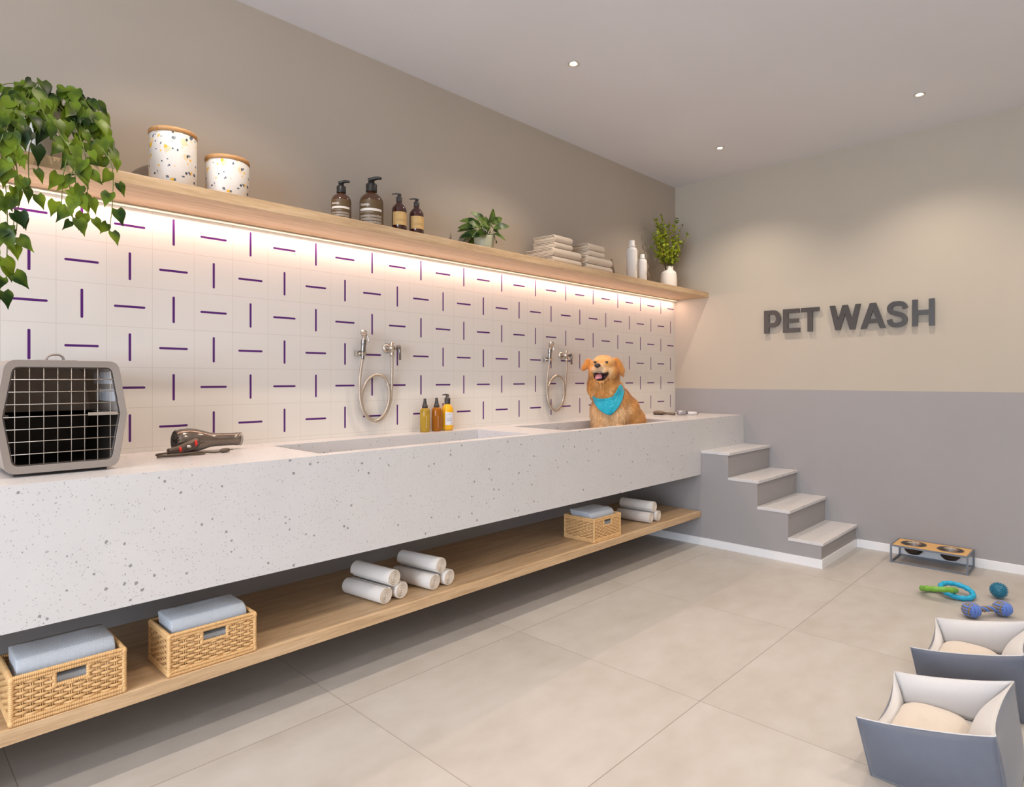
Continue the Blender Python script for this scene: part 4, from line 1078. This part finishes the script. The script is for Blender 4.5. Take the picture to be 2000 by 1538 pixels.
# head: turned slightly to the viewer's left, chin lifted
el(1182, 713, -.055, 23, 24, 17); el(1182, 708, -.040, 20, 22, 14)
el(1178, 722, -.080, 20, 18, 13); el(1192, 727, -.06, 18, 19, 15); el(1166, 727, -.065, 14, 18, 14)
el(1174, 719, -.135, 10.5, 17, 7.5, (R(10), 0, R(8)))          # muzzle top
el(1172.5, 718, -.175, 8, 9, 6)
el(1165, 724, -.140, 7, 14, 6); el(1184, 726, -.135, 8, 14, 7)          # flews
el(1176, 741, -.115, 9.5, 18, 5.0, (R(22), 0, R(6)))              # lower jaw
el(1186, 737, -.100, 7, 12, 9)                                         # mouth corner
el(1168, 706.5, -.115, 6, 6, 3); el(1188, 707, -.110, 6, 6, 3)              # brows
# ears
el(1152, 708, -.035, 7, 6, 8, (0, R(38), 0)); el(1148, 715, -.045, 6.5, 5, 11, (0, R(52), 0)); el(1144, 720, -.05, 5, 4, 6, (0, R(50), 0))
el(1206, 706, -.030, 7, 6, 8, (0, R(-35), 0)); el(1211, 715, -.035, 8, 5.5, 14, (0, R(-22), 0)); el(1216, 724, -.035, 6.5, 5, 9, (0, R(-8), 0))
# neck ruff
el(1180, 748, -.020, 30, 26, 24); el(1192, 760, .0, 28, 28, 24); el(1165, 755, -.030, 15, 14, 16); el(1160, 763, -.030, 10, 11, 9); el(1183, 772, -.02, 28, 26, 18); el(1172, 738, -.03, 20, 20, 18); el(1198, 738, .0, 14, 18, 18)
# chest, shoulders, back
el(1192, 802, .005, 37, 36, 36); el(1187, 826, -.01, 31, 32, 34); el(1208, 790, .05, 30, 34, 36); el(1224, 810, .10, 30, 40, 38); el(1235, 832, .14, 30, 46, 40); el(1175, 808, -.04, 20, 20, 26); el(1206, 815, -.05, 22, 20, 28)
el(1200, 850, .03, 38, 40, 40); el(1238, 868, .13, 34, 48, 36); el(1246, 884, .06, 20, 44, 22); el(1175, 885, .07, 18, 40, 22)
def cap_(p, q, r0_, r1_, n=8):
    for i in range(n+1):
        s_ = i/n; c = p.lerp(q, s_); rr = (r0_+(r1_-r0_)*s_)*PX; body.ell(c, (rr, rr, rr), 14, 9)
cap_(dp(1176, 835, -.075), dp(1174, 880, -.085), 14, 9.5); cap_(dp(1174, 880, -.085), dp(1173, 903, -.090), 9.5, 8.5)
cap_(dp(1209, 835, -.080), dp(1210, 880, -.090), 14, 9.5); cap_(dp(1210, 880, -.09), dp(1211, 903, -.095), 9.5, 8.5)
for u, dd in ((1172, -.115), (1211, -.12)): el(u, 907, dd, 10, 15, 5.5)
el(1246, 907, -.05, 9, 17, 5.5); el(1160, 907, -.02, 9, 16, 5.5)
cap_(dp(1252, 895, .20), dp(1262, 905, .05), 9, 5)
bo = body.build('body', M_WHITEPL, None)
rm = bo.modifiers.new('r', 'REMESH'); rm.mode = 'VOXEL'; rm.voxel_size = .0065
sm = bo.modifiers.new('s', 'SMOOTH'); sm.factor = .6; sm.iterations = 5
bpy.context.view_layer.update(); dg = bpy.context.evaluated_depsgraph_get()
me = bpy.data.meshes.new_from_object(bo.evaluated_get(dg)); bpy.data.objects.remove(bo)
me.name = 'dog_body'
zmin = .0
for v in me.vertices:
    if v.co.z < .002: v.co.z = .002
GOLD = Vector((.62, .300, .085)); CREAM = Vector((.74, .52, .30)); ORNG = Vector((.50, .19, .040)); DARKG = Vector((.36, .15, .04)); BLK = Vector((.018, .013, .012)); PALE = Vector((.66, .50, .34))
def near(p, u, v, d, r): q = dp(u, v, d); return max(0, 1-((p-q).length/(r*PX)))
def dog_col(p, n=None):
    u = p.x/PX+1205; v = 739.26-(p.z+.625-1.2504)/PX; s = noise.noise(Vector((p.x*22, p.y*22, p.z*9)))*.5+.5; s2 = noise.noise(Vector((p.x*60+5, p.y*60, p.z*16)))*.5+.5
    c = GOLD.lerp(ORNG, max(0, min(1, (s-.45)*1.8)))
    c = c.lerp(CREAM, max(0, min(1, (s2-.48)*1.6))*.7)
    if v > 780 and u < 1232: c = c.lerp(CREAM*1.05, max(0, min(1, (v-780)/22))*(.35+.75*s2)*.9)       # pale chest feathering
    if u > 1222 and v > 760: c = c.lerp(ORNG, .35*s)
    fh = max(0, min(1, (712-v)/9))*max(0, min(1, (24-abs(u-1180))/10)); c = c.lerp(Vector((.70, .43, .17)), .65*fh)   # pale forehead
    if u < 1157 and v < 730 or u > 1203 and v < 735: c = c.lerp(ORNG*1.08, .75)                       # ears
    m_ = near(p, 1174, 724, -.16, 17); c = c.lerp(PALE, min(1, m_*2.0))
    m_ = near(p, 1190, 726, -.12, 13); c = c.lerp(CREAM, min(1, m_*1.2))
    if p.z < .10: c = c.lerp(CREAM, .4)
    m_ = near(p, 1175, 734.5, -.165, 9.5) ; c = c.lerp(BLK*1.4, min(1, m_*3.0))
    return c
ca = me.color_attributes.new('fur_colour', 'FLOAT_COLOR', 'POINT')
for i, v in enumerate(me.vertices): c = dog_col(v.co); ca.data[i].color = (c.x, c.y, c.z, 1)
def vcol_mat(name, rough=.85, mul=1):
    m, t_, b_ = new_mat(name); a = t_.nodes.new('ShaderNodeAttribute'); a.attribute_name = 'fur_colour'; t_.links.new(a.outputs['Color'], b_.inputs['Base Color'])
    b_.inputs['Roughness'].default_value = rough; b_.inputs['Specular IOR Level'].default_value = .25; b_.inputs['Sheen Weight'].default_value = .15; return m
M_SKIN = vcol_mat('golden coat', .9); M_FUR = vcol_mat('golden fur strands', .6)
me.materials.clear(); me.materials.append(M_SKIN)
me.polygons.foreach_set('use_smooth', [True]*len(me.polygons))
bo = bpy.data.objects.new('body', me); COL.objects.link(bo); bo.parent = DOG
# fur: thousands of tapered strands lying along the coat
random.seed(3); fv = []; ff = []; fc = []
polys = [(p.center.copy(), p.normal.copy(), p.area) for p in me.polygons]
tot = sum(p[2] for p in polys); NF = 30000
for c, n, a in polys:
    k = a/tot*NF; k = int(k)+(random.random() < k-int(k))
    if near(c, 1171, 715, -.22, 8) > 0: continue
    u = c.x/PX+1205; v = 739.26-(c.z+.625-1.2504)/PX
    if 1163 < u < 1191 and 726.5 < v < 744 and c.y < -.085: continue
    if near(c, 1166, 709, -.135, 5) > 0 or near(c, 1187.5, 710, -.130, 5) > 0: continue
    for _ in range(k):
        p = c+Vector((U(-1, 1), U(-1, 1), U(-1, 1)))*.003
        head = v < 728 and c.y < .03
        muz = head and c.y < -.10 and 1155 < u < 1196
        if muz: L_ = U(.003, .006)
        elif head: L_ = U(.007, .013)
        else: L_ = U(.016, .032)
        fl = Vector((U(-.25, .25), U(-.1, .2), -1)) if not head else Vector(((u-1175)*.03, .5, (708-v)*.02-.2))
        if v > 780 and u > 1222: fl = Vector((.5, .4, -.8))
        fl += Vector((noise.noise(c*25), noise.noise(c*25+Vector((9, 0, 0))), noise.noise(c*25+Vector((0, 9, 0)))))*.9
        d = fl-n*n.dot(fl)
        if d.length < 1e-3: continue
        d.normalize(); s_ = d.cross(n); wd = (.0007 if muz else .0011 if head else .0016); lift = n*(L_*U(.12, .34))
        p1 = p+d*L_*.55+lift*.7; p2 = p+d*L_+lift
        if p2.z < .001: continue
        o_ = len(fv); fv += [p-s_*wd, p+s_*wd, p1+s_*wd*.7, p1-s_*wd*.7, p2]; ff += [(o_, o_+1, o_+2, o_+3), (o_+3, o_+2, o_+4)]
        q = dog_col(c)*U(.78, 1.22); fc += [(q.x, q.y, q.z, 1)]*5
fm = bpy.data.meshes.new('fur'); fm.from_pydata(fv, [], ff); fa = fm.color_attributes.new('fur_colour', 'FLOAT_COLOR', 'POINT'); fa.data.foreach_set('color', [x for c in fc for x in c])
fm.materials.append(M_FUR); fo = bpy.data.objects.new('fur_coat', fm); COL.objects.link(fo); fo.parent = DOG; fo['kind'] = 'stuff'
M_EYE = P('dark brown eye', (.018, .008, .004), .06, coat=1); M_NOSE = P('dark nose leather', (.030, .020, .020), .3, bump=.4, bscale=600)
M_TONGUE = P('pink tongue', (.72, .27, .30), .35, sub=0); M_MOUTH = P('dark mouth lining', (.03, .010, .010), .45); M_TOOTH = P('tooth', (.8, .75, .66), .3)
bvh = BVHTree.FromPolygons([v.co for v in me.vertices], [tuple(p.vertices) for p in me.polygons])
def surf(u, v, off=0.0):   # point on the coat seen along the dog's facing direction
    o_ = dp(u, v, -1); h = bvh.ray_cast(o_, Vector((0, 1, 0)))
    return (h[0]-Vector((0, off, 0))) if h[0] else dp(u, v, -.02)
for u, v in ((1166.2, 708.0), (1187.6, 709.0)):
    p = surf(u, v, -.002); b = MB(); b.ell(p, (.0118, .007, .0098), 18, 12); b.build('eye', M_EYE, DOG)
b = MB(); p = surf(1171.3, 715.3, -.004); b.ell(p, (.0215, .014, .0155), 20, 12); b.ell(p+Vector((0, 0, -.008)), (.010, .012, .012), 14, 10)
b.build('nose', M_NOSE, DOG)
up_ = spline([(a, c, 0) for a, c in ((1162.5, 729.5), (1169, 729.5), (1176, 730.5), (1184, 730), (1190.5, 727.5))], 5)
lo_ = spline([(a, c, 0) for a, c in ((1163, 731), (1167, 740), (1175, 743.5), (1184, 740.5), (1191.5, 729.5))], 5); b = MB(); pt_ = []
for i in range(len(up_)):
    for j in range(9): q = up_[i].lerp(lo_[i], j/8); pt_.append(surf(q.x, q.y, .0035-.003*math.sin(PI*j/8)*math.sin(PI*i/(len(up_)-1))))
b.add(pt_, [(i*9+j, (i+1)*9+j, (i+1)*9+j+1, i*9+j+1) for i in range(len(up_)-1) for j in range(8)], 0)
b.tube([surf(q.x, q.y, .002) for q in up_], .0032, 6); b.tube([surf(q.x, q.y, .002) for q in lo_], .0040, 6); b.build('mouth', M_MOUTH, DOG)
b = MB(); q = surf(1173, 737, .008); sp = [q+Vector((.004, .03, .020)), q+Vector((.002, .006, .013)), q+Vector((0, -.006, -.002)), q+Vector((-.002, -.006, -.019)), q+Vector((-.002, -.001, -.028))]
b.tube(spline(sp, 4), [.018, .019, .020, .021, .022, .0225, .023, .0235, .0235, .023, .022, .020, .018, .015, .013, .010, .005], 14, up=(1, 0, 0), flat=.35); b.build('tongue', M_TONGUE, DOG)
# bandana, draped over the chest
M_BAND = P('turquoise cotton bandana', (.005, .345, .475), .75, sheen=.3, nscale=50, namt=.16, bump=.5, bscale=120)
M_BPRINT = P('bandana white print', (.20, .62, .72), .8)
topc = [(1161, 773), (1168, 777), (1178, 778), (1189, 777), (1199, 774), (1206, 764), (1211, 754), (1215, 751)]
botc = [(1163, 783), (1167, 791), (1175, 800), (1186, 807), (1196, 808.5), (1206, 799), (1216, 784), (1221.5, 763)]
topS = spline([(a, c, 0) for a, c in topc], 4); botS = spline([(a, c, 0) for a, c in botc], 4); n = len(topS); nv = 12
vs = []
for i in range(n):
    for j in range(nv):
        q = topS[i].lerp(botS[i], j/(nv-1)); fold = .004*math.sin(i*.9+j*.8)+.003*math.sin(i*1.7-j*.5)
        vs.append(surf(q.x, q.y, .017+fold+.004*(1-abs(2*i/(n-1)-1))))
# soften the drape
for it in range(4):
    nv2 = list(vs)
    for i in range(1, n-1):
        for j in range(1, nv-1): k = i*nv+j; nv2[k] = Vector((vs[k].x, (vs[k].y*2+vs[k-1].y+vs[k+1].y+vs[k-nv].y+vs[k+nv].y)/6, vs[k].z))
    vs = nv2
b = MB(); b.add(vs, [(i*nv+j, (i+1)*nv+j, (i+1)*nv+j+1, i*nv+j+1) for i in range(n-1) for j in range(nv-1)], 0)
o = b.build('bandana', M_BAND, DOG); s_ = o.modifiers.new('s', 'SOLIDIFY'); s_.thickness = .003
def on_b(u, v): return surf(u, v, .0245)
b = MB()
def bp(fi, fj): i = min(int(fi*(n-1)), n-1); j = min(int(fj*(nv-1)), nv-1); return vs[i*nv+j]+Vector((0, -.0028, 0))
b.tube([bp(x, y) for x, y in ((.04, .35), (.15, .42), (.28, .47), (.42, .52), (.54, .56), (.62, .60), (.70, .50), (.80, .45), (.90, .45), (.97, .40))], .0013, 5, 0)
for x, y in ((.2, .12), (.3, .2), (.4, .12), (.45, .28), (.55, .2), (.6, .35), (.35, .32), (.78, .15), (.88, .2)): b.ell(bp(x, y), (.0035, .0014, .0030), 6, 4)
b.build('bandana_print', M_BPRINT, o)
